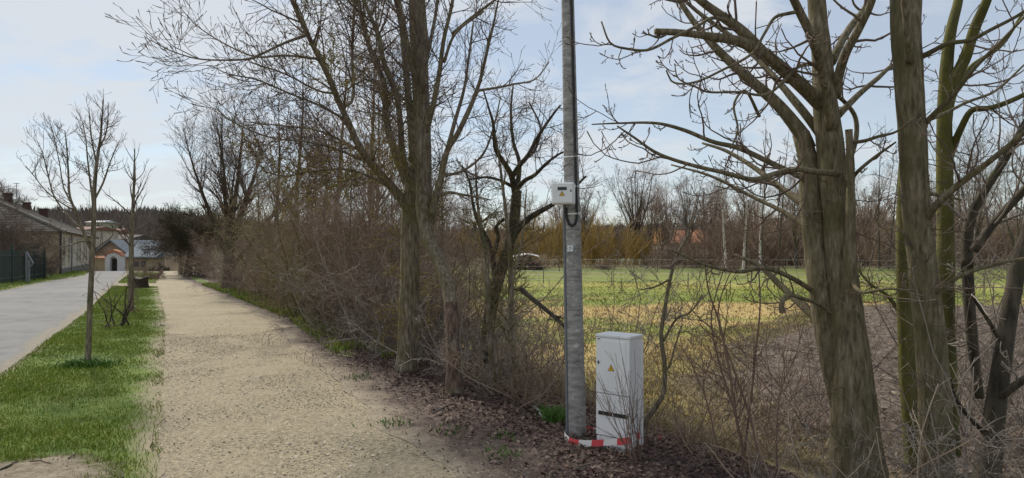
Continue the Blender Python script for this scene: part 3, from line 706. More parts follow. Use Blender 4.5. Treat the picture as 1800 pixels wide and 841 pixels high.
# ---- big tree on the right, nearest
A = limb([(1516, 960, 150, 4.8), (1510, 860, 120, 4.8), (1501, 730, 96, 4.8), (1492, 620, 82, 4.82), (1484, 520, 68, 4.85), (1476, 430, 60, 4.87), (1468, 340, 58, 4.9), (1460, 260, 56, 4.93), (1450, 180, 50, 4.95), (1444, 100, 42, 5), (1438, 30, 38, 5.05), (1428, -90, 32, 5.1), (1425, -300, 20, 5.2)])
B = limb([(1482, 720, 50, 4.85), (1460, 620, 52, 4.88), (1444, 530, 48, 4.92), (1433, 440, 46, 4.98), (1426, 350, 46, 5.0), (1420, 280, 40, 5.05), (1408, 235, 34, 5.08)])
LL = [
 limb([(1452, 190, 40, 4.95), (1421, 162, 30, 4.85), (1373, 119, 28, 4.7), (1335, 90, 26, 4.6), (1297, 73, 22, 4.55), (1230, 62, 15, 4.45), (1183, 57, 14, 4.4), (1152, 56, 13, 4.36)]),
 limb([(1345, 97, 24, 4.62), (1307, 57, 22, 4.62), (1269, 29, 19, 4.6), (1230, 0, 16, 4.55), (1190, -40, 12, 4.5), (1150, -110, 7, 4.4)]),
 limb([(1420, 262, 36, 5.06), (1407, 233, 32, 5.05), (1364, 181, 24, 5.1), (1316, 138, 20, 5.2), (1269, 95, 17, 5.3), (1230, 52, 13, 5.4), (1197, 5, 11, 5.5), (1165, -60, 7, 5.6)]),
 limb([(1450, 250, 20, 5.05), (1415, 200, 18, 5.1), (1350, 124, 12, 5.5), (1307, 81, 10, 5.8), (1230, 24, 8, 6.1), (1180, -20, 5, 6.3)]),
 limb([(1464, 225, 26, 4.85), (1447, 135, 21, 4.7), (1428, 70, 20, 4.55), (1400, 10, 18, 4.45), (1372, -50, 13, 4.35), (1350, -150, 7, 4.3)]),
 limb([(1468, 170, 26, 4.95), (1473, 138, 22, 4.9), (1486, 95, 20, 4.8), (1509, 52, 18, 4.7), (1533, 0, 15, 4.6), (1550, -70, 10, 4.5)]),
 limb([(1462, 110, 20, 5.0), (1476, 80, 16, 5.1), (1495, 48, 15, 5.25), (1524, 8, 13, 5.4), (1545, -60, 8, 5.5)]),
 limb([(1470, 205, 20, 4.95), (1483, 193, 16, 5.0), (1509, 167, 14, 5.1), (1543, 138, 11, 5.25), (1570, 115, 9, 5.4), (1640, 90, 6, 5.7)]),
 limb([(1475, 306, 14, 4.85), (1440, 303, 13, 4.6), (1397, 298, 12, 4.45), (1362, 306, 11.5, 4.35), (1326, 316, 11, 4.25), (1278, 305, 9.5, 4.1), (1207, 288, 8, 4.0), (1154, 269, 7, 3.95), (1116, 243, 5, 3.9), (1085, 222, 3.5, 3.85)]),
 limb([(1420, 318, 14, 5.0), (1388, 302, 12, 5.0), (1354, 286, 12, 5.0), (1297, 260, 11, 5.05), (1254, 250, 9, 5.1), (1202, 229, 8, 5.15), (1154, 217, 6, 5.2), (1088, 217, 4, 5.3), (1040, 219, 2.5, 5.35)]),
 limb([(1432, 368, 26, 5.0), (1383, 338, 15, 5.25), (1326, 295, 11, 5.6), (1275, 265, 8, 5.9), (1235, 252, 5, 6.1)]),
 limb([(1440, 420, 16, 5.05), (1390, 380, 10, 5.3), (1326, 348, 8, 5.6), (1250, 310, 6, 5.9), (1180, 290, 3.5, 6.2)]),
 limb([(1452, 590, 30, 4.95), (1440, 565, 24, 5.0), (1402, 530, 17, 5.2), (1364, 495, 13, 5.4), (1335, 468, 10, 5.55), (1290, 448, 6, 5.7)]),
 limb([(1440, 520, 12, 5.0), (1393, 490, 10, 4.8), (1345, 472, 9, 4.65), (1300, 478, 8, 4.5), (1240, 466, 6, 4.35), (1180, 440, 4, 4.2)]),
 limb([(1484, 470, 11, 4.85), (1500, 500, 9, 4.7), (1520, 514, 8, 4.4), (1560, 508, 6, 4.2), (1610, 512, 4, 4.0)]),
 limb([(1470, 330, 14, 5.0), (1492, 285, 12, 5.05), (1505, 240, 11, 5.1), (1503, 205, 10, 5.15), (1485, 180, 9, 5.1), (1465, 165, 8, 5.0)]),
 limb([(1490, 252, 9, 4.9), (1520, 248, 8, 4.7), (1545, 240, 7, 4.6), (1575, 232, 5, 4.5), (1610, 205, 3, 4.4)]),
 limb([(1490, 325, 9, 4.9), (1510, 300, 8, 4.7), (1540, 275, 7, 4.55), (1575, 250, 4, 4.4)]),
]
LL += [
 limb([(1280, 36, 9, 4.6), (1252, 32, 7, 4.5), (1228, 45, 6, 4.4), (1183, 67, 6, 4.3), (1140, 88, 5.5, 4.25), (1102, 86, 5, 4.2), (1073, 76, 4, 4.15), (1057, 38, 3, 4.1)]),
 limb([(1408, 20, 9, 4.5), (1385, 24, 8, 4.4), (1362, 31, 7, 4.35), (1345, 57, 6, 4.3), (1321, 95, 6, 4.25), (1269, 124, 5, 4.2), (1221, 145, 4.5, 4.15), (1183, 145, 4, 4.1), (1171, 124, 3, 4.1)]),
 limb([(1452, 125, 9, 4.9), (1425, 113, 8, 4.7), (1400, 120, 7, 4.6), (1373, 148, 6, 4.5), (1345, 167, 6, 4.45), (1297, 162, 5, 4.4), (1245, 162, 4.5, 4.35), (1221, 152, 4, 4.3), (1192, 138, 3, 4.3), (1186, 112, 2, 4.3)]),
 limb([(1335, 205, 7, 5.15), (1310, 160, 5, 5.0), (1290, 185, 5, 4.9), (1297, 230, 4, 4.85), (1284, 262, 3, 4.8)]),
]
hook = limb([(1470, 560, 8, 4.85), (1440, 536, 7, 4.75), (1410, 525, 8, 4.65), (1391, 519, 9, 4.6), (1379, 523, 11, 4.58), (1374, 538, 12, 4.56), (1375, 551, 11, 4.55)], 30)
stub = limb([(1515, 800, 40, 4.95), (1506, 650, 36, 4.84), (1498, 540, 31, 4.78), (1494, 460, 26, 4.74), (1495, 380, 20, 4.72), (1495, 300, 17, 4.71), (1492, 228, 15, 4.7)])
def crown_r1(b):
    chestnut_twigs(b, LL[:12], 11, 1.0, .85)
    chestnut_twigs(b, LL[12:18], 12, .8, .6, .007); chestnut_twigs(b, LL[18:], 14, 1.0, .5, .006)
    g = rg_(13)                                                          # thin sprouts on the lower trunk
    a = kids(*A, 40, (.12, .5), (50, 100), (.3, 1.1), base=.7, taper=.2, rr=.05, rmax=.004, r1=.0015, nseg=6, wob=.2, up=.1, bud=.002, rg=g, rmin=.003); b.add(*a, 4)
    c = kids(*a, 4, (.2, .95), (30, 70), (.25, .6), taper=.3, rr=.7, r1=.0013, nseg=4, wob=.2, up=.12, bud=.003, rg=g, rmin=.0014); b.add(*c, 3)
def ext1(root):
    sb = MB(); v = stub[0][0]; sb.tube([tuple(q) for q in v], stub[1][0]*(1+.06*np.sin(np.arange(len(v))*1.7)), 12)
    keep(sb.build('cut_stub', M['bark_smooth'], None, True), root)
right_tree = tree('bare_tree', 'thick bare tree on the right, many limbs reaching left, with a sawn upright stub', 'tree', [A, B], LL+[hook], crown_r1, M['bark_smooth'], M['twig'], extra=ext1, sides=20)

# ---- second trunk
C2 = limb([(1652, 960, 92, 4.6), (1648, 850, 76, 4.6), (1642, 700, 68, 4.6), (1634, 580, 64, 4.6), (1622, 470, 60, 4.6), (1612, 380, 58, 4.6), (1606, 280, 58, 4.6), (1600, 180, 58, 4.6), (1595, 100, 60, 4.6), (1592, 40, 62, 4.62), (1592, -10, 66, 4.65), (1590, -120, 52, 4.7), (1588, -320, 30, 4.8)])
L2 = [
 limb([(1600, 110, 20, 4.5), (1596, 70, 17, 4.44), (1593, 30, 17, 4.4), (1590, 0, 15, 4.36), (1600, -50, 10, 4.25), (1620, -120, 6, 4.15)]),
 limb([(1615, 103, 14, 4.6), (1640, 90, 12, 4.5), (1666, 77, 11, 4.4), (1705, 71, 10, 4.3), (1743, 52, 9, 4.2), (1795, 24, 8, 4.1), (1850, -20, 5, 4.0)]),
 limb([(1622, 222, 15, 4.6), (1640, 203, 13, 4.5), (1676, 167, 12, 4.35), (1714, 119, 10, 4.2), (1762, 71, 8, 4.05), (1810, 20, 6, 3.9)]),
 limb([(1628, 385, 20, 4.55), (1645, 362, 17, 4.45), (1686, 324, 15, 4.3), (1743, 281, 14, 4.15), (1800, 233, 13, 4.0), (1860, 170, 9, 3.9)]),
 limb([(1622, 215, 10, 4.65), (1660, 200, 8, 4.8), (1700, 180, 7, 4.9), (1750, 160, 6, 5.0), (1805, 110, 4, 5.1)]),
 limb([(1625, 340, 8, 4.6), (1660, 345, 7, 4.5), (1585, 335, 4, 4.3)][:2]+[(1690, 352, 5, 4.4)]),
 limb([(1640, 520, 12, 4.55), (1680, 490, 10, 4.4), (1730, 470, 9, 4.3), (1800, 455, 8, 4.2), (1850, 450, 5, 4.1)]),
]
def crown_r2(b):
    chestnut_twigs(b, L2, 21, .7, .8, .007)
    g = rg_(22)
    a = kids(*C2, 34, (.12, .55), (50, 100), (.3, 1.1), base=.7, taper=.2, rr=.05, rmax=.004, r1=.0015, nseg=6, wob=.2, up=.05, bud=.002, rg=g, rmin=.003); b.add(*a, 4)
    c = kids(*a, 5, (.2, .95), (30, 70), (.25, .6), taper=.3, rr=.7, r1=.0013, nseg=4, wob=.2, up=.1, bud=.003, rg=g, rmin=.0014); b.add(*c, 3)
tree('bare_tree', 'smooth straight brownish trunk second from the right edge with thin limbs to its right', 'tree', [C2], L2, crown_r2, M['bark_smooth'], M['twig'], sides=20)
# ---- yellow green mossy trunk behind it
D2 = limb([(1612, 830, 46, 5.5), (1603, 760, 40, 5.5), (1597, 690, 37, 5.5), (1592, 600, 34, 5.5), (1588, 500, 30, 5.5), (1587, 400, 27, 5.5), (1590, 300, 25, 5.55), (1600, 180, 22, 5.6), (1612, 40, 18, 5.7), (1622, -120, 10, 5.8)])
D2b = [limb([(1588, 560, 12, 5.5), (1560, 520, 8, 5.6), (1530, 500, 6, 5.7), (1505, 470, 4, 5.8)])]
tree('bare_tree', 'slim yellow green mossy trunk just left behind the smooth brownish trunk', 'tree', [D2], D2b, lambda b: chestnut_twigs(b, [D2]+D2b, 31, .5, .7, .006), M['bark_moss'], M['twig_olive'], sides=14)
# ---- forked stem right behind
E2 = limb([(1668, 800, 48, 5.9), (1664, 650, 42, 5.9), (1662, 520, 38, 5.9), (1662, 400, 36, 5.9), (1660, 286, 34, 5.9), (1660, 190, 31, 5.9), (1664, 119, 28, 5.9), (1671, 57, 24, 5.9), (1685, 0, 20, 5.95), (1700, -100, 12, 6)])
E2l = [limb([(1664, 165, 28, 5.9), (1676, 140, 27, 5.85), (1695, 105, 26, 5.8), (1714, 48, 24, 5.7), (1735, 0, 21, 5.6), (1770, -90, 12, 5.5)]),
 limb([(1666, 285, 18, 5.9), (1676, 257, 16, 5.9), (1690, 224, 15, 5.8), (1709, 194, 14, 5.7), (1743, 190, 13, 5.6), (1800, 167, 12, 5.45), (1860, 130, 7, 5.3)]),
 limb([(1664, 240, 16, 5.9), (1676, 170, 13, 6.0), (1705, 120, 11, 6.1), (1760, 80, 9, 6.2), (1800, 20, 6, 6.3)])]
tree('bare_tree', 'forked mossy dark stem between the smooth brownish trunk and the right edge', 'tree', [E2], E2l, lambda b: chestnut_twigs(b, E2l, 41, .8, .8, .007), M['bark_moss'], M['twig'], sides=14)
# ---- leaning tree at the right edge
G2 = limb([(1728, 900, 78, 5.0), (1738, 815, 54, 5.0), (1752, 700, 43, 5.0), (1763, 620, 40, 5.0), (1780, 520, 37, 5.0), (1798, 440, 34, 5.0), (1830, 350, 30, 5.0), (1880, 200, 24, 5.0)])
G2l = [limb([(1748, 705, 22, 5.0), (1775, 685, 19, 4.9), (1810, 660, 17, 4.8), (1860, 620, 12, 4.7)]),
 limb([(1700, 470, 26, 5.6), (1702, 400, 23, 5.6), (1722, 350, 21, 5.55), (1760, 290, 19, 5.5), (1800, 220, 16, 5.4), (1850, 120, 10, 5.3)]),
 limb([(1712, 440, 22, 5.3), (1745, 395, 20, 5.3), (1800, 335, 19, 5.2), (1860, 270, 14, 5.1)]),
 limb([(1722, 700, 20, 5.6), (1708, 590, 24, 5.6), (1700, 470, 25, 5.6)]),
 limb([(1765, 610, 12, 5.0), (1735, 560, 9, 4.9), (1710, 520, 8, 4.8), (1690, 470, 5, 4.7)]),
 limb([(1730, 760, 14, 5.0), (1700, 730, 10, 4.9), (1680, 700, 8, 4.85), (1670, 660, 5, 4.8)])]
def crown_r5(b):
    chestnut_twigs(b, G2l, 51, 1.0, .9, .008)
    fine_twigs(b, [G2l[1], G2l[2]], 52, .8, 1.0, .5, .1, bud=.0035)
tree('bare_tree', 'dark leaning multi stemmed tree cut by the right edge of the frame', 'tree', [G2], G2l, crown_r5, M['bark_dark'], M['twig_grey'], sides=14)

# ---- the tall maple by the path
T1 = limb([(712, 672, 50, 8.9), (715, 630, 43, 8.9), (718, 560, 41, 8.9), (721, 470, 39, 8.9), (723, 390, 39, 8.9), (726, 335, 38, 8.9), (732, 290, 26, 9.0)])
ML = [
 limb([(724, 372, 32, 8.9), (699, 342, 23, 8.8), (665, 302, 19, 8.5), (633, 262, 17, 8.2), (612, 215, 15, 8.0), (598, 185, 14, 7.9), (575, 130, 13, 7.7), (545, 70, 12, 7.5), (515, 5, 10, 7.3), (490, -60, 7, 7.1)]),
 limb([(726, 345, 28, 8.9), (702, 286, 21, 9.1), (685, 240, 18, 9.3), (678, 200, 15, 9.4), (676, 150, 13, 9.5), (655, 100, 12, 9.6), (640, 50, 11, 9.7), (628, -10, 9, 9.8), (612, -90, 5, 10)]),
 limb([(727, 330, 24, 8.9), (709, 285, 17, 8.7), (703, 210, 14, 8.5), (694, 157, 12, 8.4), (675, 110, 11, 8.3), (665, 62, 10, 8.2), (640, 0, 8, 8.1), (625, -70, 5, 8.0)]),
 limb([(728, 300, 24, 9.0), (722, 210, 18, 9.2), (714, 130, 16, 9.3), (708, 60, 14, 9.4), (695, -10, 11, 9.5), (685, -90, 6, 9.6)]),
 limb([(600, 190, 9, 7.9), (620, 175, 8, 8.1), (619, 100, 7, 8.3), (622, 20, 6, 8.4), (625, -50, 4, 8.5)]),
 limb([(540, 62, 8, 7.5), (500, 76, 6.5, 7.2), (460, 95, 5.5, 7.0), (435, 104, 5, 6.9), (395, 106, 4.5, 6.7), (350, 104, 4, 6.5), (318, 96, 3.2, 6.4), (288, 84, 2.6, 6.3), (264, 70, 2, 6.2)]),
 limb([(560, 104, 7, 7.6), (505, 98, 5.5, 7.7), (450, 100, 4.5, 7.8), (400, 80, 3.5, 7.9), (345, 45, 2.5, 8.0), (318, 15, 2, 8.0)]),
 limb([(350, 104, 3, 6.5), (325, 92, 2.6, 6.5), (300, 78, 2.2, 6.5), (278, 50, 2, 6.5)]),
 limb([(610, 212, 7, 8.0), (560, 185, 6, 7.7), (510, 165, 5, 7.4), (450, 140, 4, 7.1), (400, 130, 3, 6.9), (370, 115, 2, 6.8)]),
 limb([(655, 290, 8, 8.4), (590, 262, 6, 7.9), (540, 250, 5, 7.5), (480, 243, 4, 7.2), (430, 225, 3.5, 6.9), (395, 205, 3, 6.7), (380, 188, 2.5, 6.6)]),
 limb([(640, 268, 7, 8.3), (560, 230, 5, 8.5), (500, 222, 4, 8.6), (440, 215, 3, 8.7)]),
 limb([(690, 330, 8, 8.7), (620, 300, 6, 8.2), (560, 300, 5, 7.9), (500, 310, 4, 7.6), (460, 300, 3, 7.4)]),
 limb([(590, 165, 6, 7.8), (560, 160, 5, 7.9), (500, 130, 4, 8.1), (440, 110, 3, 8.3)]),
]
ML = [(P, r_w*.86) for P, r_w in ML]
def crown_m1(b):
    g = (-.05, -.01, -.03)
    fine_twigs(b, [ML[0], ML[1], ML[2], ML[3], ML[4]], 61, 1.35, 1.15, .55, .07, side=np.array(g), bud=.0045, n2=6, n3=3)
    fine_twigs(b, ML[5:], 62, 1.25, .75, .42, .17, side=np.array((-.05, 0, .01)), bud=.0052, n2=4, n3=1, big=.005)
    fine_twigs(b, ML[8:12], 63, 1.3, .8, .45, .1, side=np.array((-.04, 0, -.02)), bud=.0045, n2=6, n3=2, big=.005)
def moss_m1(root):
    b = Bag(); fine_twigs(b, [ML[0], ML[1], ML[11], T1], 64, 1.8, .85, .36, .02, bud=.007, n2=8, n3=2, big=.005, t0=.12, rm=.0036, wob=.2)
    keep(b.build('lichen_twigs', M['twig_lichen']), root)
tree('maple_tree', 'tall bare maple with straight trunk beside the path, long budded boughs reaching left', 'tree', [T1], ML, crown_m1, M['bark'], M['twig'], extra=moss_m1, sides=16)
# ---- its neighbour with the fissured foot
T2 = limb([(800, 705, 44, 7.5), (798, 670, 32, 7.5), (796, 610, 27, 7.6), (791, 520, 26, 7.8), (773, 462, 25, 8.0), (753, 420, 27, 8.2), (746, 375, 31, 8.3), (745, 320, 32, 8.4), (744, 265, 32, 8.4), (741, 200, 33, 8.5), (738, 120, 34, 8.5), (735, 50, 35, 8.5), (733, 0, 33, 8.5), (730, -90, 27, 8.6), (728, -250, 15, 8.7)])
NL = [
 limb([(750, 412, 22, 8.3), (766, 347, 17, 8.2), (778, 300, 14, 8.1), (786, 265, 13, 8.0), (803, 238, 12, 7.9), (826, 190, 11, 7.8), (843, 145, 8, 7.7), (855, 95, 7, 7.6), (868, 40, 5, 7.5), (880, -20, 3, 7.4)]),
 limb([(786, 265, 11, 8.0), (800, 212, 9, 8.1), (815, 160, 7, 8.2), (823, 110, 6, 8.3), (832, 40, 4, 8.4)]),
 limb([(766, 347, 9, 8.2), (790, 339, 7, 8.0), (815, 343, 6, 7.8), (840, 347, 4.5, 7.7), (862, 352, 3, 7.6)]),
 limb([(746, 235, 18, 8.4), (760, 190, 13, 8.2), (772, 130, 11, 8.0), (780, 70, 9.5, 7.9), (795, 5, 8, 7.8), (806, -70, 5, 7.7)]),
 limb([(742, 180, 14, 8.5), (722, 110, 11, 8.3), (712, 50, 9, 8.2), (700, -10, 7, 8.1)]),
 limb([(740, 140, 12, 8.5), (755, 80, 9, 8.7), (765, 30, 8, 8.8), (775, -40, 5, 8.9)]),
 limb([(838, 160, 7, 7.7), (870, 155, 5.5, 7.6), (905, 148, 4.5, 7.5), (940, 140, 3.5, 7.5), (965, 110, 2.5, 7.5)]),
 limb([(778, 310, 8, 8.1), (815, 300, 6, 8.3), (850, 270, 5, 8.4), (870, 215, 4, 8.5), (880, 170, 3, 8.6)]),
 limb([(795, 60, 8, 7.8), (830, 30, 6, 7.6), (870, 0, 5, 7.5), (920, -40, 3, 7.4)]),
 limb([(780, 110, 8, 7.9), (800, 60, 6, 7.7), (850, 20, 5, 7.5)]),
]
NL = [(P, r_w*.86) for P, r_w in NL]
def crown_m2(b):
    fine_twigs(b, NL, 71, .9, .8, .42, .12, bud=.0042, n2=5, n3=2, big=.007)
    fine_twigs(b, [T2], 72, 1.1, 1.15, .5, .16, bud=.004, n2=6, n3=2, t0=.5)
    fine_twigs(b, ML[1:4], 74, .5, 1.0, .45, .2, bud=.004, n2=5, n3=2, t0=.3)
def foot(root):
    b = Bag(); P, Rr = T2; q = P[:, :12]; b.add(*barkwarp(q, Rr[:, :12]*1.04, .05, 3), 18); keep(b.build('fissured_bark', M['bark_red']), root)
    b = Bag(); g = rg_(73); a = kids(*T2, 70, (.3, .55), (40, 90), (.3, 1), base=.7, taper=.3, rr=.1, rmax=.004, r1=.002, nseg=6, wob=.25, up=.08, bud=.005, rg=g, rmin=.003); b.add(*a, 4)
    c = kids(*a, 5, (.2, 1), (30, 70), (.3, .6), rr=.8, r1=.002, nseg=4, wob=.25, up=.1, bud=.005, rg=g, rmin=.0025); b.add(*c, 3)
    keep(b.build('lichen_twigs', M['twig_olive']), root)
tree('bare_tree', 'crooked bare tree with reddish fissured foot just right of the tall maple', 'tree', [T2], NL, crown_m2, M['bark'], M['twig'], extra=foot, sides=16)
# ---- dark crooked tree left of the pole
T3 = limb([(848, 680, 32, 8.7), (852, 645, 27, 8.7), (861, 557, 25, 8.7), (876, 490, 25, 8.7), (893, 440, 22, 8.7), (903, 396, 21, 8.7), (907, 355, 20, 8.7), (909, 335, 18, 8.7)])
KL = [
 limb([(906, 340, 14, 8.7), (898, 307, 11, 8.6), (884, 283, 9, 8.5), (871, 262, 8, 8.4), (867, 218, 6, 8.3), (859, 190, 4, 8.2), (850, 160, 3, 8.1)]),
 limb([(908, 335, 12, 8.7), (913, 287, 8, 8.8), (902, 248, 6.5, 8.9), (898, 194, 5, 9), (902, 150, 3, 9.1)]),
 limb([(901, 310, 11, 8.6), (914, 290, 9.5, 8.5), (928, 274, 8.5, 8.4), (945, 242, 7, 8.3), (969, 206, 5, 8.2), (985, 185, 3, 8.1)]),
 limb([(909, 332, 11, 8.7), (922, 318, 9, 8.6), (940, 308, 8, 8.5), (960, 288, 6, 8.4), (985, 270, 4, 8.3), (1010, 262, 2.5, 8.2)]),
 limb([(893, 438, 16, 8.7), (901, 420, 15, 8.65), (910, 404, 14, 8.6), (925, 388, 12, 8.5), (944, 375, 10.5, 8.4), (968, 362, 9, 8.3), (1000, 340, 6, 8.2), (1030, 310, 4, 8.1)]),
 limb([(872, 500, 12, 8.7), (861, 432, 10, 8.8), (842, 394, 8, 8.9), (832, 362, 6, 9.0), (825, 320, 4, 9.1), (812, 290, 2.5, 9.2)]),
 limb([(866, 455, 9, 8.8), (876, 415, 8, 8.7), (872, 400, 7, 8.7), (886, 385, 5, 8.6)]),
 limb([(904, 330, 8, 8.7), (880, 318, 6, 8.6), (855, 312, 5, 8.5), (825, 316, 3.5, 8.4)]),
 limb([(924, 200+80, 6, 8.4), (940, 330-65, 5, 8.5), (950, 225, 4, 8.6), (930, 180, 3, 8.7)]),
]
tree('bare_tree', 'dark crooked bare tree between the maple and the concrete pole, one bough bending right', 'tree', [T3], KL, lambda b: (fine_twigs(b, KL, 81, 1.25, .62, .36, .06, bud=.003, n2=6, n3=3, big=.006)), M['bark_dark'], M['twig'], sides=14)
# dead fallen bough by the pole
Q = limb([(915, 508, 11, 7.3), (935, 525, 10, 7.2), (960, 545, 9, 7.1), (985, 567, 8, 7.0), (1005, 590, 7, 6.9), (1012, 640, 5, 6.9)])
qb = Bag(); qb.add(*Q, 8); fine_twigs(qb, [Q], 83, .8, .4, .2, -.1, bud=0, n2=3, n3=0)
S1_ = [limb([(898, 690, 16, 8.3), (897, 600, 13, 8.3), (898, 520, 12, 8.3), (897, 450, 10, 8.3), (890, 380, 7, 8.3), (880, 300, 5, 8.3), (872, 240, 3, 8.3)]),
       limb([(868, 690, 13, 8.0), (862, 600, 11, 8.1), (856, 500, 10, 8.2), (855, 450, 9, 8.3), (845, 400, 7, 8.4), (838, 340, 5, 8.5), (836, 280, 3, 8.6)]),
       limb([(908, 680, 9, 7.6), (900, 620, 7, 7.6), (893, 560, 6, 7.7), (905, 480, 5, 7.8), (918, 420, 4, 7.9), (925, 340, 2.5, 8.0)])]
def stems(name, label, cat, limbs, mt, mc, seed, group=None, **kw):
    base = limbs[0][0][0, 0]; root = empty(name, (base[0], base[1], float(h(base[0], base[1])))); tag(root, label, cat, group)
    for P, Rr in limbs:
        b = Bag(); b.add(P, Rr, 7); keep(b.build('stem', mt), root)
    b = Bag(); fine_twigs(b, limbs, seed, **kw); tag(keep(b.build('twigs', mc), root), kind='stuff')
    return root
r_ = stems('young_tree', 'slim upright stems rising straight between the dark crooked tree and the pole', 'young tree', S1_, M['bark'], M['twig_olive'], 84, dens=1.1, l1=.6, l2=.3, up=.1)
keep(qb.build('dead_bough', M['bark_dark']), r_)
# right of the cabinet
V1 = [limb([(1128, 765, 22, 5.75), (1136, 738, 19, 5.75), (1155, 712, 16, 5.75), (1166, 690, 15, 5.75), (1168, 640, 14, 5.75), (1162, 590, 13, 5.8), (1169, 540, 12, 5.8), (1178, 490, 10.5, 5.85), (1190, 450, 9, 5.9), (1207, 415, 6, 6), (1225, 350, 4, 6.1)]),
      limb([(1166, 600, 8, 5.8), (1190, 560, 7, 5.7), (1212, 550, 5, 5.6), (1235, 520, 3, 5.5)]),
      limb([(1166, 660, 7, 5.75), (1178, 640, 6, 5.7), (1186, 610, 5, 5.7), (1200, 570, 3, 5.6)]),
      limb([(1180, 490, 7, 5.85), (1150, 505, 5, 5.7), (1125, 510, 3, 5.6)])]
V1 = [(P, r_w*.68) for P, r_w in V1]
stems('wiry_shrub', 'wiry winding dark stem rising just right of the tall grey cabinet', 'shrub', V1, M['bark'], M['twig_grey'], 91, dens=1.2, l1=.5, l2=.25, up=.05, big=.004, rm=.0012)
V2 = [limb([(1322, 860, 13, 4.9), (1295, 740, 11, 4.9), (1280, 640, 10, 4.95), (1262, 560, 9, 5.0), (1245, 510, 7, 5.0), (1238, 440, 5, 5.0), (1237, 330, 3, 5.0)]),
      limb([(1298, 870, 11, 4.95), (1318, 720, 9, 4.95), (1328, 620, 8, 5.0), (1336, 540, 6.5, 5.0), (1332, 450, 5, 5.05), (1326, 350, 3, 5.1)]),
      limb([(1345, 860, 11, 4.8), (1320, 740, 9, 4.9), (1290, 650, 8, 5.0), (1262, 560, 6, 5.1), (1275, 500, 5, 5.1), (1310, 430, 3, 5.2)]),
      limb([(1310, 880, 11, 5.1), (1300, 760, 9, 5.2), (1265, 640, 8, 5.4), (1250, 560, 6, 5.5), (1270, 480, 5, 5.6), (1290, 420, 3, 5.7)]),
      limb([(1370, 880, 10, 4.7), (1365, 790, 8, 4.7), (1372, 690, 6, 4.75), (1400, 620, 4, 4.8), (1415, 560, 2.5, 4.8)]),
      limb([(1280, 870, 9, 4.9), (1262, 790, 7, 4.9), (1240, 700, 6, 4.9), (1215, 640, 5, 4.95), (1190, 600, 3, 5)])]
V2 = [(P, r_w*.5) for P, r_w in V2]
stems('red_shrub', 'tall reddish shoots of a shrub in front of the ploughed field, right of the cabinet', 'shrub', V2, M['twig_red'], M['twig_red'], 92, dens=.7, l1=.6, l2=.3, up=.12, n2=4, n3=2, big=.004, rm=.0012)
# fan of thin shoots before the cabinet
g = rg_(95)
bp = np.array(P3(1112, 806, 4.98)); n = 22
d = np.stack([g.normal(-.22, .32, n), g.normal(-.05, .18, n), np.full(n, 1.)], -1)
fan = grow(bp+g.normal(0, .03, (n, 3))*np.array([1, 1, .2]), d, g.uniform(.35, .95, n), g.uniform(.0022, .004, n), .0012, 8, .06, .02, 0, g)
root = tag(empty('shoot_shrub', tuple(bp)), 'low fan of thin reddish brown shoots growing in front of the grey cabinet', 'shrub')
b = Bag(); b.add(*fan, 5); keep(b.build('shoots', M['twig_red']), root)
b = Bag(); b.add(*kids(*fan, 4, (.25, .95), (20, 50), (.15, .4), rr=.7, r1=.001, nseg=4, wob=.1, up=.1, rg=g, bud=.002), 3); tag(keep(b.build('twigs', M['twig_grey']), root), kind='stuff')

# ---- bushes: a few kinds built once, then copied
def bush_mesh(seed, hgt, rad, nst, mt, spread=.5, n=(7, 6, 3), wob=.16, r0=.011, up=.06, ls=1.0, bud=.0, rm=.0017, low=.05):
    g = rg_(seed)
    p = np.stack([g.normal(0, rad*.25, nst), g.normal(0, rad*.25, nst), np.full(nst, -.08)], -1)
    d = np.stack([g.normal(0, spread, nst), g.normal(0, spread, nst), np.ones(nst)], -1)
    a = grow(p, d, hgt*g.uniform(.6, 1.15, nst), r0*g.uniform(.5, 1.2, nst), .003, 8, wob, up, 0, g)
    sb = Bag(); sb.add(*a, 5)
    cb = Bag()
    b1 = kids(*a, n[0], (low, 1), (30, 75), (.25, .55), taper=.4, base=hgt*.62*ls, rr=.5, rmax=.006, r1=.002, nseg=6, wob=wob*1.1, up=up, rg=g, rmin=.0024); cb.add(*b1, 4)
    b2 = kids(*b1, n[1], (.1, 1), (30, 75), (.3, .7), taper=.4, base=hgt*.24*ls, rr=.65, r1=.0015, nseg=4, wob=wob*1.2, up=up, rg=g, rmin=rm, bud=bud); cb.add(*b2, 3)
    if n[2]:
        b3 = kids(*b2, n[2], (.2, 1), (30, 70), (.35, .8), taper=.3, base=hgt*.11*ls, rr=.8, r1=.0012, nseg=3, wob=wob*1.2, up=up, rg=g, rmin=rm*.9, bud=bud); cb.add(*b3, 3)
    return sb, cb
def bush(name, label, cat, loc, seed, hgt, rad, nst, ms, mc, group=None, **kw):
    r = empty(name, loc); sb, cb = bush_mesh(seed, hgt, rad, nst, ms, **kw)
    sb.build('stems', ms, r); tag(cb.build('twigs', mc, r), kind='stuff')
    return tag(r, label, cat, group)
protos = [
 bush('hedge_shrub', '', 'shrub', (0, 0, 0), 101, 2.35, 1.0, 22, M['twig_brown'], M['twig_brown'], n=(8, 7, 3), spread=.42),
 bush('hedge_shrub', '', 'shrub', (0, 0, 0), 102, 2.1, 1.0, 22, M['twig_grey'], M['twig_grey'], n=(8, 6, 2), spread=.5, wob=.17, rm=.0024, r0=.015),
 bush('hedge_shrub', '', 'shrub', (0, 0, 0), 103, 2.7, .9, 20, M['twig_brown'], M['twig_purple'], n=(8, 7, 3), spread=.34),
 bush('hedge_shrub', '', 'shrub', (0, 0, 0), 104, 1.25, .9, 20, M['twig_pale'], M['twig_pale'], n=(7, 5, 1), spread=.75, wob=.19, up=.0, rm=.0026, r0=.013),
]
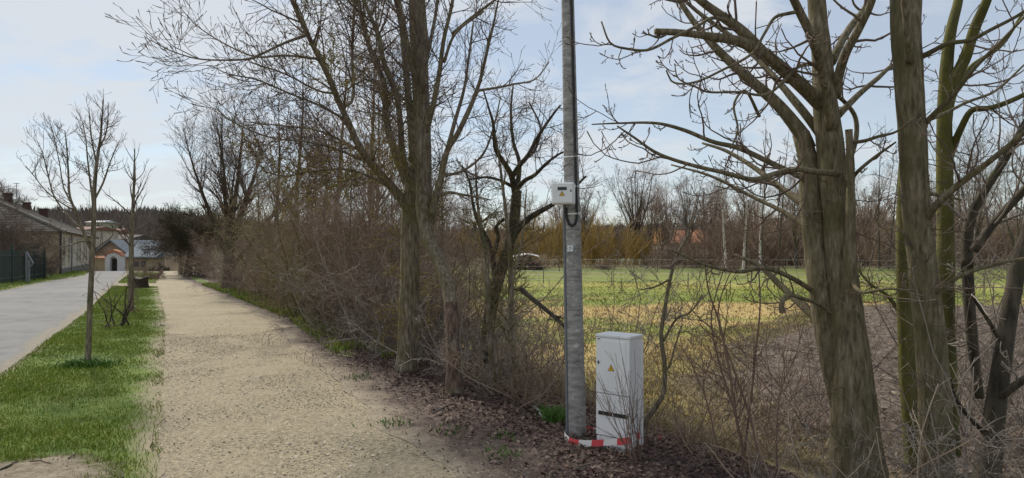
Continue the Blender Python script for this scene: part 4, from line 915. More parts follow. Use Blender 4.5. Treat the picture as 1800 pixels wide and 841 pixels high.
protos.append(bush('hedge_shrub', '', 'shrub', (0, 0, 0), 105, 2.3, .9, 24, M['bark_moss'], M['twig_hedge_olive'], n=(8, 7, 3), spread=.3, wob=.12))
used = [False]*5
def put(k, x, y, rz, sc, label, group):
    x += .75; sc *= 1.14 if k == 3 else 1.27
    o = protos[k] if not used[k] else copy_tree(protos[k])
    used[k] = True
    o.location = (x, y, float(h(x, y))); o.rotation_euler = (0, 0, rz); o.scale = (sc,)*3
    o['label'] = label; o['group'] = group
    return o
HG = 'bare shrubs of the thicket between path and field'
# (kind, px of the base, distance, scale, label)
hedge = [
 (3, 655, 9.6, 1.0, 'low pale grey tangled shrub at the left foot of the tall maple'),
 (3, 765, 8.6, .9, 'low grey tangle of twigs between the maple and the fissured trunk'),
 (3, 600, 10.9, 1.0, 'low grey spreading shrub on leaf litter left of the maple'),
 (1, 640, 10.8, 1.0, 'grey twiggy shrub standing behind the low tangle left of the maple'),
 (0, 690, 10.4, .95, 'brown shrub directly behind the tall maple trunk'),
 (2, 590, 12.0, 1.0, 'tall purple brown shrub left of the maple, behind the grey spreading shrub'),
 (1, 548, 12.6, .95, 'grey shrub over the grass strip at the path bend'),
 (4, 520, 14.0, 1.05, 'olive brown dense shrub beside the grass strip half way along the hedge'),
 (2, 560, 14.6, 1.0, 'tall purple brown shrub behind the olive brown half way hedge shrub'),
 (4, 490, 16.0, 1.0, 'olive brown shrub beside the grass strip, farther along than the half way shrub'),
 (0, 470, 18.0, 1.1, 'brown hedge shrub below the pair of slim trees'),
 (2, 505, 18.5, 1.05, 'purple brown shrub at the feet of the two slim trees'),
 (4, 447, 20.5, 1.1, 'tall olive brown shrub right of the vase shaped tree'),
 (1, 430, 23.0, 1.1, 'greyish shrub at the right foot of the vase shaped tree'),
 (0, 408, 26.0, 1.1, 'brown shrub below the vase shaped tree trunks'),
 (2, 391, 29.5, 1.0, 'dark shrub left of the vase shaped tree beside the path'),
 (0, 372, 33.5, .95, 'dark rounded shrub just right of the far mossy tree'),
 (2, 640, 13.2, 1.0, 'purple brown shrub in the second row seen left of the maple trunk'),
 (0, 600, 16.2, 1.05, 'brown shrub in the back row of the thicket left of the maple'),
 (2, 545, 20, 1.1, 'purple brown shrub in the back row behind the slim trees'),
 (4, 680, 13.5, .9, 'olive brown shrub in the back row right behind the maple'),
 (3, 820, 8.0, .75, 'small grey shrub at the foot of the dark crooked tree'),
 (1, 742, 11.5, .8, 'grey shrub seen between the two trunks beside the path'),
 (1, 800, 10.5, .62, 'small grey shrub behind the fissured trunk at the field edge'),
 (2, 650, 18.0, 1.05, 'purple shrub deep in the thicket behind the maple'),
 (0, 480, 27, 1.2, 'brown shrub of the far back row behind the vase shaped tree'),
 (2, 430, 34, 1.2, 'purple shrub of the far back row near the mossy tree'),
]
for i, (k, px, Y, sc, lb) in enumerate(hedge): put(k, (px-CX)/F*Y, Y, i*2.1, sc, lb, HG)
# undergrowth on the right
bush('sprouting_shrub', 'pale budding twigs in a low tangle in front of the thick right hand trunk', 'shrub', (P3(1400, 0, 4.3)[0], 4.3, -.15), 111, 1.15, .9, 13, M['twig_brown'], M['twig_grey'], n=(6, 5, 1), spread=.75, up=.0, bud=.0024, rm=.0012, r0=.006)
bush('sprouting_shrub', 'tangle of fine budding twigs at the foot of the smooth brownish trunk', 'shrub', (P3(1590, 0, 4.2)[0], 4.15, -.18), 112, 1.2, .9, 12, M['twig_brown'], M['twig_grey'], n=(6, 5, 1), spread=.7, up=.0, bud=.0024, rm=.0012, r0=.006)
bush('sprouting_shrub', 'fine pale twigs in the lower right corner by the leaning tree', 'shrub', (P3(1760, 0, 4.2)[0], 4.2, -.2), 113, 1.5, .9, 14, M['twig_grey'], M['twig_grey'], n=(6, 5, 1), spread=.6, up=.0, bud=.0024, rm=.0012, r0=.006)
bush('sprouting_shrub', 'brownish thin shrub among dry grass between cabinet and red shoots', 'shrub', (P3(1215, 0, 5.5)[0], 5.5, -.12), 114, .95, .8, 14, M['twig_brown'], M['twig_brown'], n=(6, 4, 1), spread=.6, bud=.002, rm=.0012, r0=.005)
bush('sprouting_shrub', 'dark thin shrub on the field edge behind the red shoots', 'shrub', (P3(1370, 0, 6.4)[0], 6.4, -.3), 115, 1.3, .9, 12, M['twig_purple'], M['twig_purple'], n=(6, 4, 1), spread=.55, bud=.002, rm=.0013, r0=.006)
bush('sprouting_shrub', 'thin brown shrub at the field edge left of the concrete pole', 'shrub', (P3(940, 0, 7.2)[0], 7.2, -.08), 116, 1.2, .8, 24, M['twig_brown'], M['twig_brown'], n=(6, 5, 2), spread=.45, rm=.0014, r0=.006)
bush('sprouting_shrub', 'thin olive shrub at the feet of the slim upright stems', 'shrub', (P3(880, 0, 7.6)[0], 7.6, -.05), 117, 1.1, .8, 24, M['twig_olive'], M['twig_grey'], n=(6, 5, 2), spread=.45, rm=.0014, r0=.006)
bush('sprouting_shrub', 'sparse twiggy shrub behind the pole and cabinet in front of the green field', 'shrub', (P3(1065, 0, 7.4)[0], 7.4, -.15), 118, 1.9, .8, 14, M['twig_brown'], M['twig_grey'], n=(6, 5, 2), spread=.4, rm=.0014, r0=.008)
bush('sprouting_shrub', 'tall thin shrub against the ploughed soil left of the thick trunk', 'shrub', (P3(1420, 0, 7.6)[0], 7.6, -.35), 119, 2.0, .9, 16, M['twig_purple'], M['twig_grey'], n=(6, 5, 2), spread=.4, rm=.0015, r0=.008)
bush('sprouting_shrub', 'dense grey twigs behind the leaning tree at the right edge', 'shrub', (P3(1760, 0, 7.0)[0], 7.0, -.4), 120, 3.3, 1.0, 22, M['twig_grey'], M['twig_grey'], n=(8, 6, 3), spread=.35, rm=.0018, r0=.012)

# ---- free standing generated trees
def gtree(name, label, px, Y, top, wid, seed, mt, mc, kind='vase', group=None, wpx=10, zb=None, thick=1.0, scale_n=1.0):
    g = rg_(seed)
    x = (px-CX)/F*Y; z0 = float(h(x, Y)) if zb is None else zb
    hz = H-(top-HY)/F*Y - z0; w = wid/F*Y/2; r = wpx/2/F*Y
    tk = max(.0018, .00020*Y*thick)
    root = tag(empty(name, (x, Y, z0)), label, 'tree', group)
    tb, cb = Bag(), Bag()
    if kind == 'vase':
        n = 9
        tp = np.array([[[0, 0, -.1], [0, 0, hz*.06], [.01, 0, hz*.14], [0, .01, hz*.26]]]); tb.add(tp, np.array([[r*1.5, r*1.15, r, r*.6]]), 10)
        aa = np.arange(n)*2*np.pi/n+g.uniform(-.3, .3, n); tl = g.uniform(.05, 1, n)*w/hz*1.35
        d = np.stack([np.cos(aa)*tl, np.sin(aa)*tl, np.ones(n)], -1)
        st = grow(np.array([0, 0, 1.])*hz*g.uniform(.05, .25, (n, 1)), d, hz*g.uniform(.62, .86, n), r*g.uniform(.35, .6, n), tk*1.5, 10, .05, .05, 0, g); tb.add(*st, 7)
        k1 = kids(*st, int(10*scale_n), (.15, 1), (18, 42), (.25, .5), taper=.55, base=hz*.72, rr=.5, r1=tk, nseg=7, wob=.09, up=.09, rg=g, rmin=tk*1.3); cb.add(*k1, 4)
        k2 = kids(*k1, int(7*scale_n), (.15, 1), (18, 45), (.3, .7), taper=.4, base=hz*.2, rr=.65, r1=tk*.8, nseg=5, wob=.12, up=.1, rg=g, rmin=tk); cb.add(*k2, 3)
        k3 = kids(*k2, 3, (.2, 1), (20, 50), (.4, .8), taper=.3, base=hz*.1, rr=.8, r1=tk*.7, nseg=3, wob=.14, up=.1, rg=g, rmin=tk*.8, bud=tk*1.5); cb.add(*k3, 3)
    elif kind == 'slim':
        tp = grow(np.array([[0, 0, -.1]]), np.array([[.0, 0, 1.]]), np.array([hz+.1]), np.array([r]), tk*1.5, 14, .025, .02, 0, g); tb.add(*tp, 9)
        k1 = kids(*tp, int(26*scale_n), (.22, .97), (28, 55), (.5, 1), taper=.6, base=w*2.1, rr=.5, r1=tk, nseg=7, wob=.1, up=.1, rg=g, rmin=tk*1.3); cb.add(*k1, 4)
        k2 = kids(*k1, int(7*scale_n), (.12, 1), (25, 55), (.3, .7), taper=.4, base=w*.75, rr=.65, r1=tk*.8, nseg=5, wob=.13, up=.1, rg=g, rmin=tk); cb.add(*k2, 3)
        k3 = kids(*k2, 3, (.2, 1), (20, 55), (.4, .8), taper=.3, base=w*.35, rr=.8, r1=tk*.7, nseg=3, wob=.14, up=.1, rg=g, rmin=tk*.8, bud=tk*1.5); cb.add(*k3, 3)
    elif kind == 'round':
        tp = np.array([[[0, 0, -.1], [.0, 0, hz*.12], [.06*w, 0, hz*.3], [.1*w, 0, hz*.48]]]); tb.add(tp, np.array([[r*1.4, r*1.05, r, r*.7]]), 10)
        n = 15
        aa = np.arange(n)*2*np.pi/n*1.618; el = g.uniform(.15, 1.3, n)
        d = np.stack([np.cos(aa), np.sin(aa), el], -1)
        st = grow(np.array([.04*w, 0, 1.])*np.stack([np.ones(n), np.ones(n), hz*g.uniform(.28, .48, n)], -1), d, w*g.uniform(.7, 1.05, n), r*g.uniform(.3, .5, n), tk*1.5, 9, .14, .03, 0, g); tb.add(*st, 7)
        k1 = kids(*st, int(13*scale_n), (.15, 1), (30, 75), (.3, .6), taper=.45, base=w*.85, rr=.5, r1=tk, nseg=6, wob=.18, up=.03, rg=g, rmin=tk*1.3); cb.add(*k1, 4)
        k2 = kids(*k1, int(9*scale_n), (.1, 1), (30, 75), (.3, .7), taper=.4, base=w*.36, rr=.65, r1=tk*.8, nseg=4, wob=.2, up=.03, rg=g, rmin=tk); cb.add(*k2, 3)
        k3 = kids(*k2, 3, (.2, 1), (25, 70), (.4, .8), taper=.3, base=w*.17, rr=.8, r1=tk*.7, nseg=3, wob=.2, up=.02, rg=g, rmin=tk*.8); cb.add(*k3, 3)
    elif kind == 'willow':
        n = int(26*scale_n)
        d = np.stack([g.normal(0, .6*w/hz, n), g.normal(0, .6*w/hz, n), np.ones(n)], -1)
        st = grow(np.stack([g.normal(0, w*.3, n), g.normal(0, w*.3, n), np.full(n, -.05)], -1), d, hz*g.uniform(.6, 1.05, n), np.full(n, r), tk, 7, .07, .02, 0, g); tb.add(*st, 5)
        k1 = kids(*st, 12, (.05, 1), (12, 50), (.3, .55), taper=.4, base=hz*.75, rr=.5, r1=tk, nseg=5, wob=.08, up=.1, rg=g, rmin=tk*1.2); cb.add(*k1, 3)
        k2 = kids(*k1, 5, (.1, 1), (12, 45), (.3, .7), taper=.4, base=hz*.22, rr=.65, r1=tk*.8, nseg=3, wob=.1, up=.1, rg=g, rmin=tk); cb.add(*k2, 3)
    tb.build('trunk', mt, root); cb.build('crown', mc, root)
    return root
gtree('bare_tree', 'wide vase shaped bare tree rising over the hedge beside the far path', 402, 27, 160, 330, 201, M['bark_dark'], M['twig'], 'vase', wpx=20, thick=.7, scale_n=1.35)
gtree('bare_tree', 'slim bare tree, right of the pair behind the hedge', 515, 21, 95, 130, 202, M['bark_dark'], M['twig'], 'slim', wpx=11)
gtree('bare_tree', 'slim bare tree, left of the pair behind the hedge', 484, 22.5, 165, 110, 203, M['bark_dark'], M['twig'], 'slim', wpx=9)
gtree('bare_tree', 'taller thin tree showing through the left boughs of the maple', 585, 17, 60, 170, 204, M['bark_dark'], M['twig_purple'], 'slim', wpx=12)
gtree('bare_tree', 'thin tree behind the thicket just left of the maple trunk', 655, 15, 120, 150, 205, M['bark'], M['twig_purple'], 'slim', wpx=11)
gtree('mossy_tree', 'dark broad tree with thick black trunk standing at the far end of the path', 331, 41, 352, 175, 206, M['bark_dark'], M['twig_moss'], 'round', wpx=12, thick=1.0, scale_n=1.2)
gtree('bare_tree', 'leaning grey trunk tree just left of the dark broad far tree', 318, 44, 365, 110, 207, M['bark'], M['twig'], 'round', wpx=7, thick=1.0)
# saplings on the verge
SP = limb([(153, 652, 15, 9.35), (156, 600, 12.5, 9.35), (159, 520, 12, 9.35), (163, 440, 11, 9.35), (165, 380, 10.5, 9.35), (166, 330, 9, 9.35), (171, 280, 6.5, 9.35), (177, 240, 5, 9.35), (180, 200, 3, 9.35), (182, 175, 2, 9.35)])
SL = [limb([(160, 438, 8, 9.35), (146, 405, 7, 9.25), (132, 370, 6, 9.15), (123, 345, 5, 9.1), (120, 300, 4, 9.05), (117, 255, 3, 9.0), (114, 230, 2, 9.0)]),
      limb([(146, 405, 5, 9.25), (120, 380, 4, 9.35), (95, 345, 3.4, 9.45), (85, 310, 3, 9.5), (75, 270, 2.2, 9.5), (66, 250, 1.8, 9.5)]),
      limb([(130, 370, 4, 9.15), (105, 355, 3, 9.0), (80, 335, 2.4, 8.9), (60, 310, 2, 8.85), (45, 292, 1.6, 8.8)]),
      limb([(163, 425, 5, 9.35), (140, 425, 4, 9.2), (120, 432, 3.2, 9.0), (100, 434, 2.6, 8.9), (75, 425, 2, 8.8), (55, 415, 1.5, 8.7)]),
      limb([(166, 440, 5, 9.35), (178, 430, 3.6, 9.4), (192, 420, 2.8, 9.5), (200, 412, 2, 9.5)]),
      limb([(165, 365, 6, 9.35), (160, 330, 4.5, 9.5), (155, 290, 3.5, 9.6), (150, 240, 2.6, 9.7), (145, 215, 1.8, 9.7)]),
      limb([(167, 350, 5, 9.35), (182, 320, 4, 9.3), (192, 290, 3, 9.2), (202, 265, 2.4, 9.2), (210, 248, 1.6, 9.1)]),
      limb([(170, 290, 4.5, 9.35), (162, 250, 3.4, 9.25), (158, 215, 2.4, 9.2), (156, 190, 1.6, 9.2)]),
      limb([(130, 366, 4, 9.15), (112, 330, 3, 9.3), (105, 290, 2.4, 9.4), (95, 240, 1.8, 9.5), (88, 215, 1.4, 9.5)]),
      limb([(174, 262, 4, 9.35), (186, 235, 3, 9.45), (190, 205, 2.2, 9.5), (190, 180, 1.6, 9.5)])]
tree('sapling', 'young bare tree on the grass verge near the road, nearest of the two saplings', 'tree', [SP], SL, lambda b: fine_twigs(b, SL+[SP], 211, 1.9, .5, .2, .2, bud=.0024, n2=4, n3=1, big=.0045, t0=.3, rm=.0016), M['bark'], M['twig'], group='saplings on the verge', sides=10)
S2 = limb([(230, 556, 15, 17.5), (230, 520, 12, 17.5), (231, 470, 11, 17.5), (231, 420, 10, 17.5), (233, 380, 8, 17.5), (235, 340, 6, 17.5), (236, 300, 4, 17.5), (237, 262, 2, 17.5)])
tree('sapling', 'young bare tree farther along the verge beside the dark stump', 'tree', [S2], None, lambda b: (lambda g: [b.add(*k, s_) for k, s_ in (lambda a: [(a, 4), (kids(*a, 5, (.15, 1), (20, 45), (.2, .45), rr=.7, r1=.002, nseg=4, wob=.1, up=.12, rg=g, rmin=.0028), 3)])(kids(*S2, 22, (.3, .92), (25, 48), (.5, 1.1), base=1.75, taper=.65, rr=.5, rmax=.02, r1=.003, nseg=7, wob=.08, up=.1, rg=g, rmin=.005))])(rg_(212)), M['bark'], M['twig'], group='saplings on the verge', sides=9)
bush('bare_bush', 'small bare multi stemmed bush on the verge between the two saplings', 'shrub', (P3(208, 0, 14.3)[0], 14.3, .0), 213, 1.25, .5, 10, M['bark_dark'], M['twig'], spread=.38, n=(7, 4, 0), r0=.022, rm=.0035, low=.25)
bush('clipped_bush', 'round clipped dark bush on the far verge patch beside the path', 'shrub', (P3(258, 0, 37)[0], 37, .0), 214, 1.05, .9, 18, M['twig_purple'], M['twig_purple'], spread=.9, n=(9, 8, 2), r0=.02, rm=.005)
# dark shrubs before the left house, roadside fence side
bush('garden_shrub', 'large dark brown shrub in front of the house at the left edge', 'shrub', (P3(5, 0, 36)[0], 36, 0), 215, 3.9, 1.6, 30, M['twig'], M['twig'], spread=.42, n=(12, 10, 3), r0=.03, rm=.007)
bush('garden_shrub', 'dark brown shrub behind the green fence, next to the house corner', 'shrub', (P3(38, 0, 38)[0], 38.5, 0), 216, 3.0, 1.2, 26, M['twig'], M['twig'], spread=.36, n=(12, 10, 3), r0=.03, rm=.007)
bush('garden_shrub', 'dark shrub behind the fence at the very left edge of the frame', 'shrub', (P3(-30, 0, 33)[0], 33.5, 0), 217, 3.0, 1.8, 24, M['twig'], M['twig'], spread=.55, n=(10, 8, 3), r0=.03, rm=.006)
gtree('bare_tree', 'bare tree rising behind the grey roofed house at the left edge', -10, 75, 262, 150, 218, M['bark_dark'], M['twig_grey'], 'round', wpx=10, thick=.9, zb=-.7)
# trees across the field
WG = 'golden willows across the field'
for i, (px, Y, top, wd, lb) in enumerate([(1085, 88, 392, 80, 'golden willow in the row behind the far fence, just right of the pole'), (1040, 86, 385, 70, 'golden willow directly right behind the pole across the field'),
        (975, 84, 372, 80, 'golden willow across the field, just left of the pole'), (930, 88, 385, 70, 'golden willow behind the log heap across the field'), (868, 90, 400, 60, 'golden willow seen through the crooked tree left of the log heap'),
        (1125, 92, 400, 60, 'golden willow, rightmost of the far willow row'), (815, 95, 405, 60, 'small golden willow seen between the fissured trunk and the crooked tree')]):
    gtree('willow_tree', lb, px, Y, top, wd, 230+i, M['twig_willow'], M['twig_willow'], 'willow', WG, wpx=1.6, thick=.8)
for i, (px, Y, top, wd, lb) in enumerate([(1165, 80, 425, 80, 'brown bush beyond the far fence, left of the orange roofed house'), (1225, 78, 428, 90, 'brown bush beyond the far fence in front of the orange roofed house'), (1290, 82, 385, 100, 'brown bush beyond the far fence at the birches'),
        (1365, 84, 378, 110, 'brown bush beyond the far fence left of the thick trunk'), (1545, 80, 395, 100, 'brown bush beyond the far fence between the two thick trunks'), (1720, 82, 368, 150, 'brown bush beyond the far fence near the right edge'), (1790, 84, 365, 130, 'brown bush beyond the far fence at the right edge')]):
    gtree('far_bush', lb, px, Y, top, wd, 240+i, M['twig_brown'], M['twig_brown'], 'willow', 'brown bushes beyond the far fence', wpx=1.6, thick=.8, scale_n=1.3)
gtree('bare_tree', 'far spreading bare tree across the field between pole and birches', 1118, 95, 292, 110, 250, M['bark_dark'], M['twig'], 'vase', wpx=7, thick=.62, scale_n=.8)
for i, (px, top, Y) in enumerate([(1312, 225, 70), (1338, 210, 72), (1368, 215, 74), (1545, 225, 75), (1562, 240, 72)]):
    gtree('larch_tree', ['tall thin far tree, left of the three beside the thick trunk', 'tall thin far tree, middle of the three beside the thick trunk', 'tall thin far tree, nearest the thick trunk on its left', 'tall thin far tree showing between the two thick trunks, left one', 'tall thin far tree showing between the two thick trunks, right one'][i], px, Y, top, 46, 255+i, M['bark_dark'], M['twig'], 'slim', 'tall thin trees across the field', wpx=3.5, thick=.55, scale_n=.8)
for i, (px, top, Y) in enumerate([(1262, 300, 62), (1292, 290, 60), (1322, 310, 63)]):
    gtree('birch_tree', ['white stemmed birch across the field, leftmost of three', 'white stemmed birch across the field, middle of three', 'white stemmed birch across the field, rightmost of three'][i], px+14, Y, top, 60, 265+i, M['bark_birch'], M['twig_purple'], 'slim', 'birches across the field', wpx=5, thick=.6, scale_n=.9)
for i, (px, top, Y, wd) in enumerate([(1210, 300, 100, 80), (1420, 300, 95, 90), (1700, 230, 60, 170), (1790, 215, 55, 170), (760, 330, 60, 110), (1025, 330, 110, 80)]):
    gtree('bare_tree', ['far bare tree behind the orange roofed house', 'far bare tree just left behind the thick trunk', 'bare tree across the field behind the forked mossy stem', 'bare tree across the field at the right edge', 'far bare tree seen between the maple and the fissured trunk', 'far bare tree behind the pole above the willows'][i], px, Y, top, wd, 270+i, M['bark_dark'], M['twig_grey'], 'vase', wpx=6, thick=.6, scale_n=.8)

# more bare trees: saplings in the hedge, the line across the field
for i, (px, Y, top, wd, k, lb) in enumerate([(560, 13.5, 255, 120, 'slim', 'slim sapling in the hedge left of the maple, half its height'), (615, 12.5, 235, 120, 'slim', 'thin sapling rising from the hedge close left of the maple'), (538, 24, 210, 120, 'slim', 'thin sapling in the hedge, right of the slim pair'),
        (455, 24, 250, 110, 'slim', 'low thin sapling in the hedge, left of the slim pair'), (775, 12.5, 240, 100, 'slim', 'thin pole sapling behind the fissured trunk'), (690, 16, 200, 140, 'slim', 'slender sapling behind the maple trunk')]):
    gtree('sapling', lb, px, Y, top, wd, 290+i, M['bark'], M['twig_brown'], k, 'saplings in the hedge', wpx=6, thick=.9)
for i, (px, Y, top, wd, lb) in enumerate([(1255, 105, 330, 90, 'far bare tree right of the orange roofed house'), (1165, 100, 345, 70, 'far bare tree left of the orange roofed house'), (1400, 78, 310, 80, 'bare tree beyond the far fence close to the thick trunk'), (1530, 95, 300, 90, 'bare tree beyond the far fence between the thick trunks'),
        (1720, 75, 250, 130, 'broad bare tree beyond the fence near the leaning tree'), (1640, 90, 300, 90, 'bare tree beyond the fence behind the smooth trunk'), (985, 105, 340, 70, 'far bare tree over the willows left of the pole'), (900, 110, 345, 80, 'far bare tree over the log heap')]):
    gtree('bare_tree', lb, px, Y, top, wd, 300+i, M['bark_dark'], M['twig_brown'], 'vase', 'bare trees across the field', wpx=5, thick=.5, scale_n=.9)
SPL = [o for o in bpy.data.objects if o.name.startswith('sapling') and o.type == 'EMPTY' and o.get('group') == 'saplings in the hedge']
g = rg_(351)
for i in range(13):
    px = 425+i*22+g.uniform(-9, 9); Y = g.uniform(14, 30); c_ = copy_tree(SPL[i % len(SPL)]); x_ = max((px-CX)/F*Y+.6, float(xr(Y))+1.4)
    c_.location = (x_, Y, float(h(x_, Y))); c_.rotation_euler = (0, 0, g.uniform(0, 6)); sc_ = g.uniform(.8, 1.15); c_.scale = (sc_,)*3
    c_['label'] = 'thin upright bare sapling standing up out of the thicket left of the maple'; c_['group'] = 'thin saplings standing up out of the thicket'
FB = [o for o in bpy.data.objects if o.name.startswith('far_bush') and o.type == 'EMPTY']
g = rg_(331)
for i in range(26):
    px = 1150+i*27+g.uniform(-12, 12); Y = g.uniform(86, 104); c_ = copy_tree(FB[i % len(FB)]); x_ = (px-CX)/F*Y
    c_.location = (x_, Y, float(h(x_, Y))); c_.rotation_euler = (0, 0, g.uniform(0, 6)); sc_ = g.uniform(1.0, 1.35)*(.62 if 1120 < px < 1270 else 1); c_.scale = (sc_, sc_, sc_)
    c_['label'] = 'brown bush in the dense back row of the thicket beyond the far fence'; c_['group'] = 'back row of brown bushes beyond the far fence'
FT = [o for o in bpy.data.objects if o.name.startswith('bare_tree') and o.type == 'EMPTY' and o.get('group') == 'bare trees across the field']
for i in range(24):
    px = (1010+i*34+g.uniform(-14, 14)) if i < 20 else 760+(i-20)*55; Y = g.uniform(95, 135); c_ = copy_tree(FT[i % len(FT)]); x_ = (px-CX)/F*Y
    c_.location = (x_, Y, float(h(x_, Y))); c_.rotation_euler = (0, 0, g.uniform(0, 6)); sc_ = g.uniform(.75, 1.15); c_.scale = (sc_*1.1, sc_*1.1, sc_)
    c_['label'] = 'thin bare tree in the far line of trees behind the brown thicket across the field'; c_['group'] = 'far line of bare trees behind the thicket'
# far wood on the hills, one mass
n = 7000
px = rng.uniform(-900, 2700, n); Y = np.where(px < 600, rng.uniform(200, 520, n), np.where(rng.uniform(0, 1, n) < .55, rng.uniform(180, 230, n), rng.uniform(470, 525, n)))
keepm = (px < 620) | (fbm(px*.01, Y*.02, 3) > -.35); px, Y = px[keepm], Y[keepm]; n = len(px)
x = (px-CX)/F*Y; z = hillz(px, Y); hh = rng.uniform(5.5, 10, n)*np.where((px > 620) & (Y > 400), .8, 1)
K = 14
P0 = np.stack([x, Y, z-1], -1)[:, None] + np.stack([rng.normal(0, 1.3, (n, K)), rng.normal(0, 1.3, (n, K)), np.zeros((n, K))], -1)
dd = np.stack([rng.normal(0, .25, (n, K)), rng.normal(0, .25, (n, K)), np.full((n, K), 1.)], -1)
P1 = P0 + dd*(hh[:, None, None]*rng.uniform(.5, 1.15, (n, K, 1)))
wv = np.stack([rng.uniform(.08, .45, (n, K)), rng.uniform(-.1, .1, (n, K)), 0*dd[..., 0]], -1)
mid = (P0*.35+P1*.65)
v = np.stack([P0-wv*.1, mid-wv, P1, mid+wv], 2).reshape(-1, 3)
f = np.arange(n*K)[:, None]*4+np.array([[0, 1, 2, 3]])
tag(npmesh('far_wood', v, [f], M['farwood'], smooth=False), kind='stuff')
for i, (px, Y, top) in enumerate([(822, 240, 398), (834, 235, 390), (846, 245, 396)]):
    x = (px-CX)/F*Y; z0 = float(hillz(px, Y)); ht = H-(top-HY)/F*Y - z0
    r = tag(empty('conifer_tree', (x, Y, z0)), ['dark evergreen far off left of the crooked tree, leftmost of three', 'dark evergreen far off left of the crooked tree, tallest in the middle', 'dark evergreen far off left of the crooked tree, rightmost of three'][i], 'tree', 'far evergreens')
    MB().tube([(0, 0, -1), (0, 0, ht*.9)], [.2, .05], 6).build('trunk', M['bark_dark'], r)
    n = 700; t = rng.uniform(0, 1, n)**.8; a = rng.uniform(0, 6.28, n); rr_ = (1-t)*ht*.24*rng.uniform(.5, 1.1, n)
    c = np.stack([np.cos(a)*rr_, np.sin(a)*rr_, t*ht*.95+.3], -1); e = rng.normal(0, .35, (n, 3, 3))
    npmesh('crown', (c[:, None]+e).reshape(-1, 3), [np.arange(n*3).reshape(-1, 3)], M['evergreen'], r, smooth=False)

# ------------------------------------------------------------------ pole, meter box, cabinet, tape
YP0 = 5.82
pb = Vector(P3(1014.5, 772, YP0)); pb.z = float(h(pb.x, pb.y))
ptop = Vector(P3(998, 0, YP0)); lean = (ptop-pb)/(ptop.z-pb.z)
def pole_c(z): return pb + lean*(z-pb.z)
def pole_r(z): return np.interp(z, [0, 3.73, 6.4], [.081, .054, .038])
pole = tag(empty('utility_pole', tuple(pb)), 'tall round grey concrete pole beside the path with cable and conduit', 'pole')
zs = np.concatenate([[-.3], np.linspace(0, 6.4, 60)])
sb = MB(); sb.tube([tuple(pole_c(z)) for z in zs], [float(pole_r(z)) for z in zs], 28)
keep(sb.build('shaft', M['concrete'], None, True), pole)
def on_pole(z, ang, off=0.):
    """ang 0 faces the camera, positive to the right"""
    c = pole_c(z); r = float(pole_r(z))+off
    return (c.x+r*math.sin(ang), c.y-r*math.cos(ang), z)
zpx = lambda py: H-(py-HY)/F*(YP0-.08)
pts = [on_pole(z, .42, .011) for z in np.linspace(6.2, zpx(372), 30)]
pts += [on_pole(zpx(385), .38, .011), on_pole(zpx(394), .18, .012), on_pole(zpx(398), -.15, .013), on_pole(zpx(394), -.5, .013), on_pole(zpx(382), -.75, .012), on_pole(zpx(370), -.85, .012), on_pole(zpx(358), -.85, .012)]
b = Bag(); P = np.array([pts]); b.add(P, np.full(P.shape[:2], .011), 8); keep(b.build('cable', M['black']), pole)
b = Bag(); P = np.array([[on_pole(z, -1.3, .008) for z in np.linspace(zpx(358), .0, 24)]]); b.add(P, np.full(P.shape[:2], .011), 8); keep(b.build('conduit', M['conduit']), pole)
def band(py, a0, a1, w, m, nm, off=.003):
    z = zpx(py); q = MB(); aa = np.linspace(a0, a1, 26)
    pts = [on_pole(z+w/2+.004*math.sin(a), a, off+(.018 if .2 < a < .65 and a1 > .7 else 0)) for a in aa]; lo = [(p[0], p[1], p[2]-w) for p in pts]
    inn = [on_pole(z+w/2, a, -.004) for a in aa]; inl = [(p[0], p[1], p[2]-w) for p in inn]
    n = len(aa); v = pts+lo+inn+inl
    f = [(i, i+1, n+i+1, n+i) for i in range(n-1)]+[(i+1, i, 2*n+i, 2*n+i+1) for i in range(n-1)]+[(n+i, n+i+1, 3*n+i+1, 3*n+i) for i in range(n-1)]
    q.add(v, f); keep(q.build(nm, m, None, True), pole)
for py, w in ((275, .012), (328, .012), (376, .013)): band(py, -1.5, 1.5, w, M['whiteplastic'], 'cable_strap')
for py in (403, 437, 545): band(py, -1.5, 1.5, .006, M['grey_metal'], 'wire_band')
# number plate
zc = zpx(437); c = Vector(on_pole(zc, -.42, .006)); nx_ = Vector((math.cos(-.42), math.sin(-.42), 0)); ny_ = Vector((math.sin(-.42), -math.cos(-.42), 0)); nz_ = Vector((0, 0, 1))
def fl(poly, o, ex, ez, en, t): 
    q = MB(); pp = [o+ex*p[0]+ez*p[1] for p in poly]; return q.prism(pp, (0, 0, 0), en*t)
pt = fl([(-.026, -.026), (.026, -.026), (.026, .026), (-.026, .026)], c, nx_, nz_, ny_, .004).build('number_plate', M['plate']); keep(pt, pole)
q = fl([(-.009, .014), (.011, .014), (.011, .009), (-.001, -.015), (-.007, -.015), (.004, .008), (-.009, .008)], c+ny_*.004, nx_, nz_, ny_, .0015)
q2 = q.build('numeral', M['conduit']); keep(q2, pt)
for sx in (-.019, .019):
    keep(MB().box(c+nx_*sx+ny_*.005, (.005, .005, .005)).build('rivet', M['black']), pt)

def warning(parent, o, ex, ez, en, s):
    w = fl([(-s/2, 0), (s/2, 0), (0, s*.9)], o, ex, ez, en, .002).build('warning_sign', M['black']); keep(w, parent)
    k = s*.8; y = fl([(-k/2, s*.055), (k/2, s*.055), (0, s*.775)], o+en*.002, ex, ez, en, .001).build('yellow_field', M['yellow']); keep(y, w)
    bo = fl([(.02*s, .56*s), (-.1*s, .3*s), (.0, .31*s), (-.02*s, .1*s), (.11*s, .37*s), (.02*s, .37*s), (.07*s, .56*s)], o+en*.003, ex, ez, en, .001).build('lightning_bolt', M['black']); keep(bo, w)

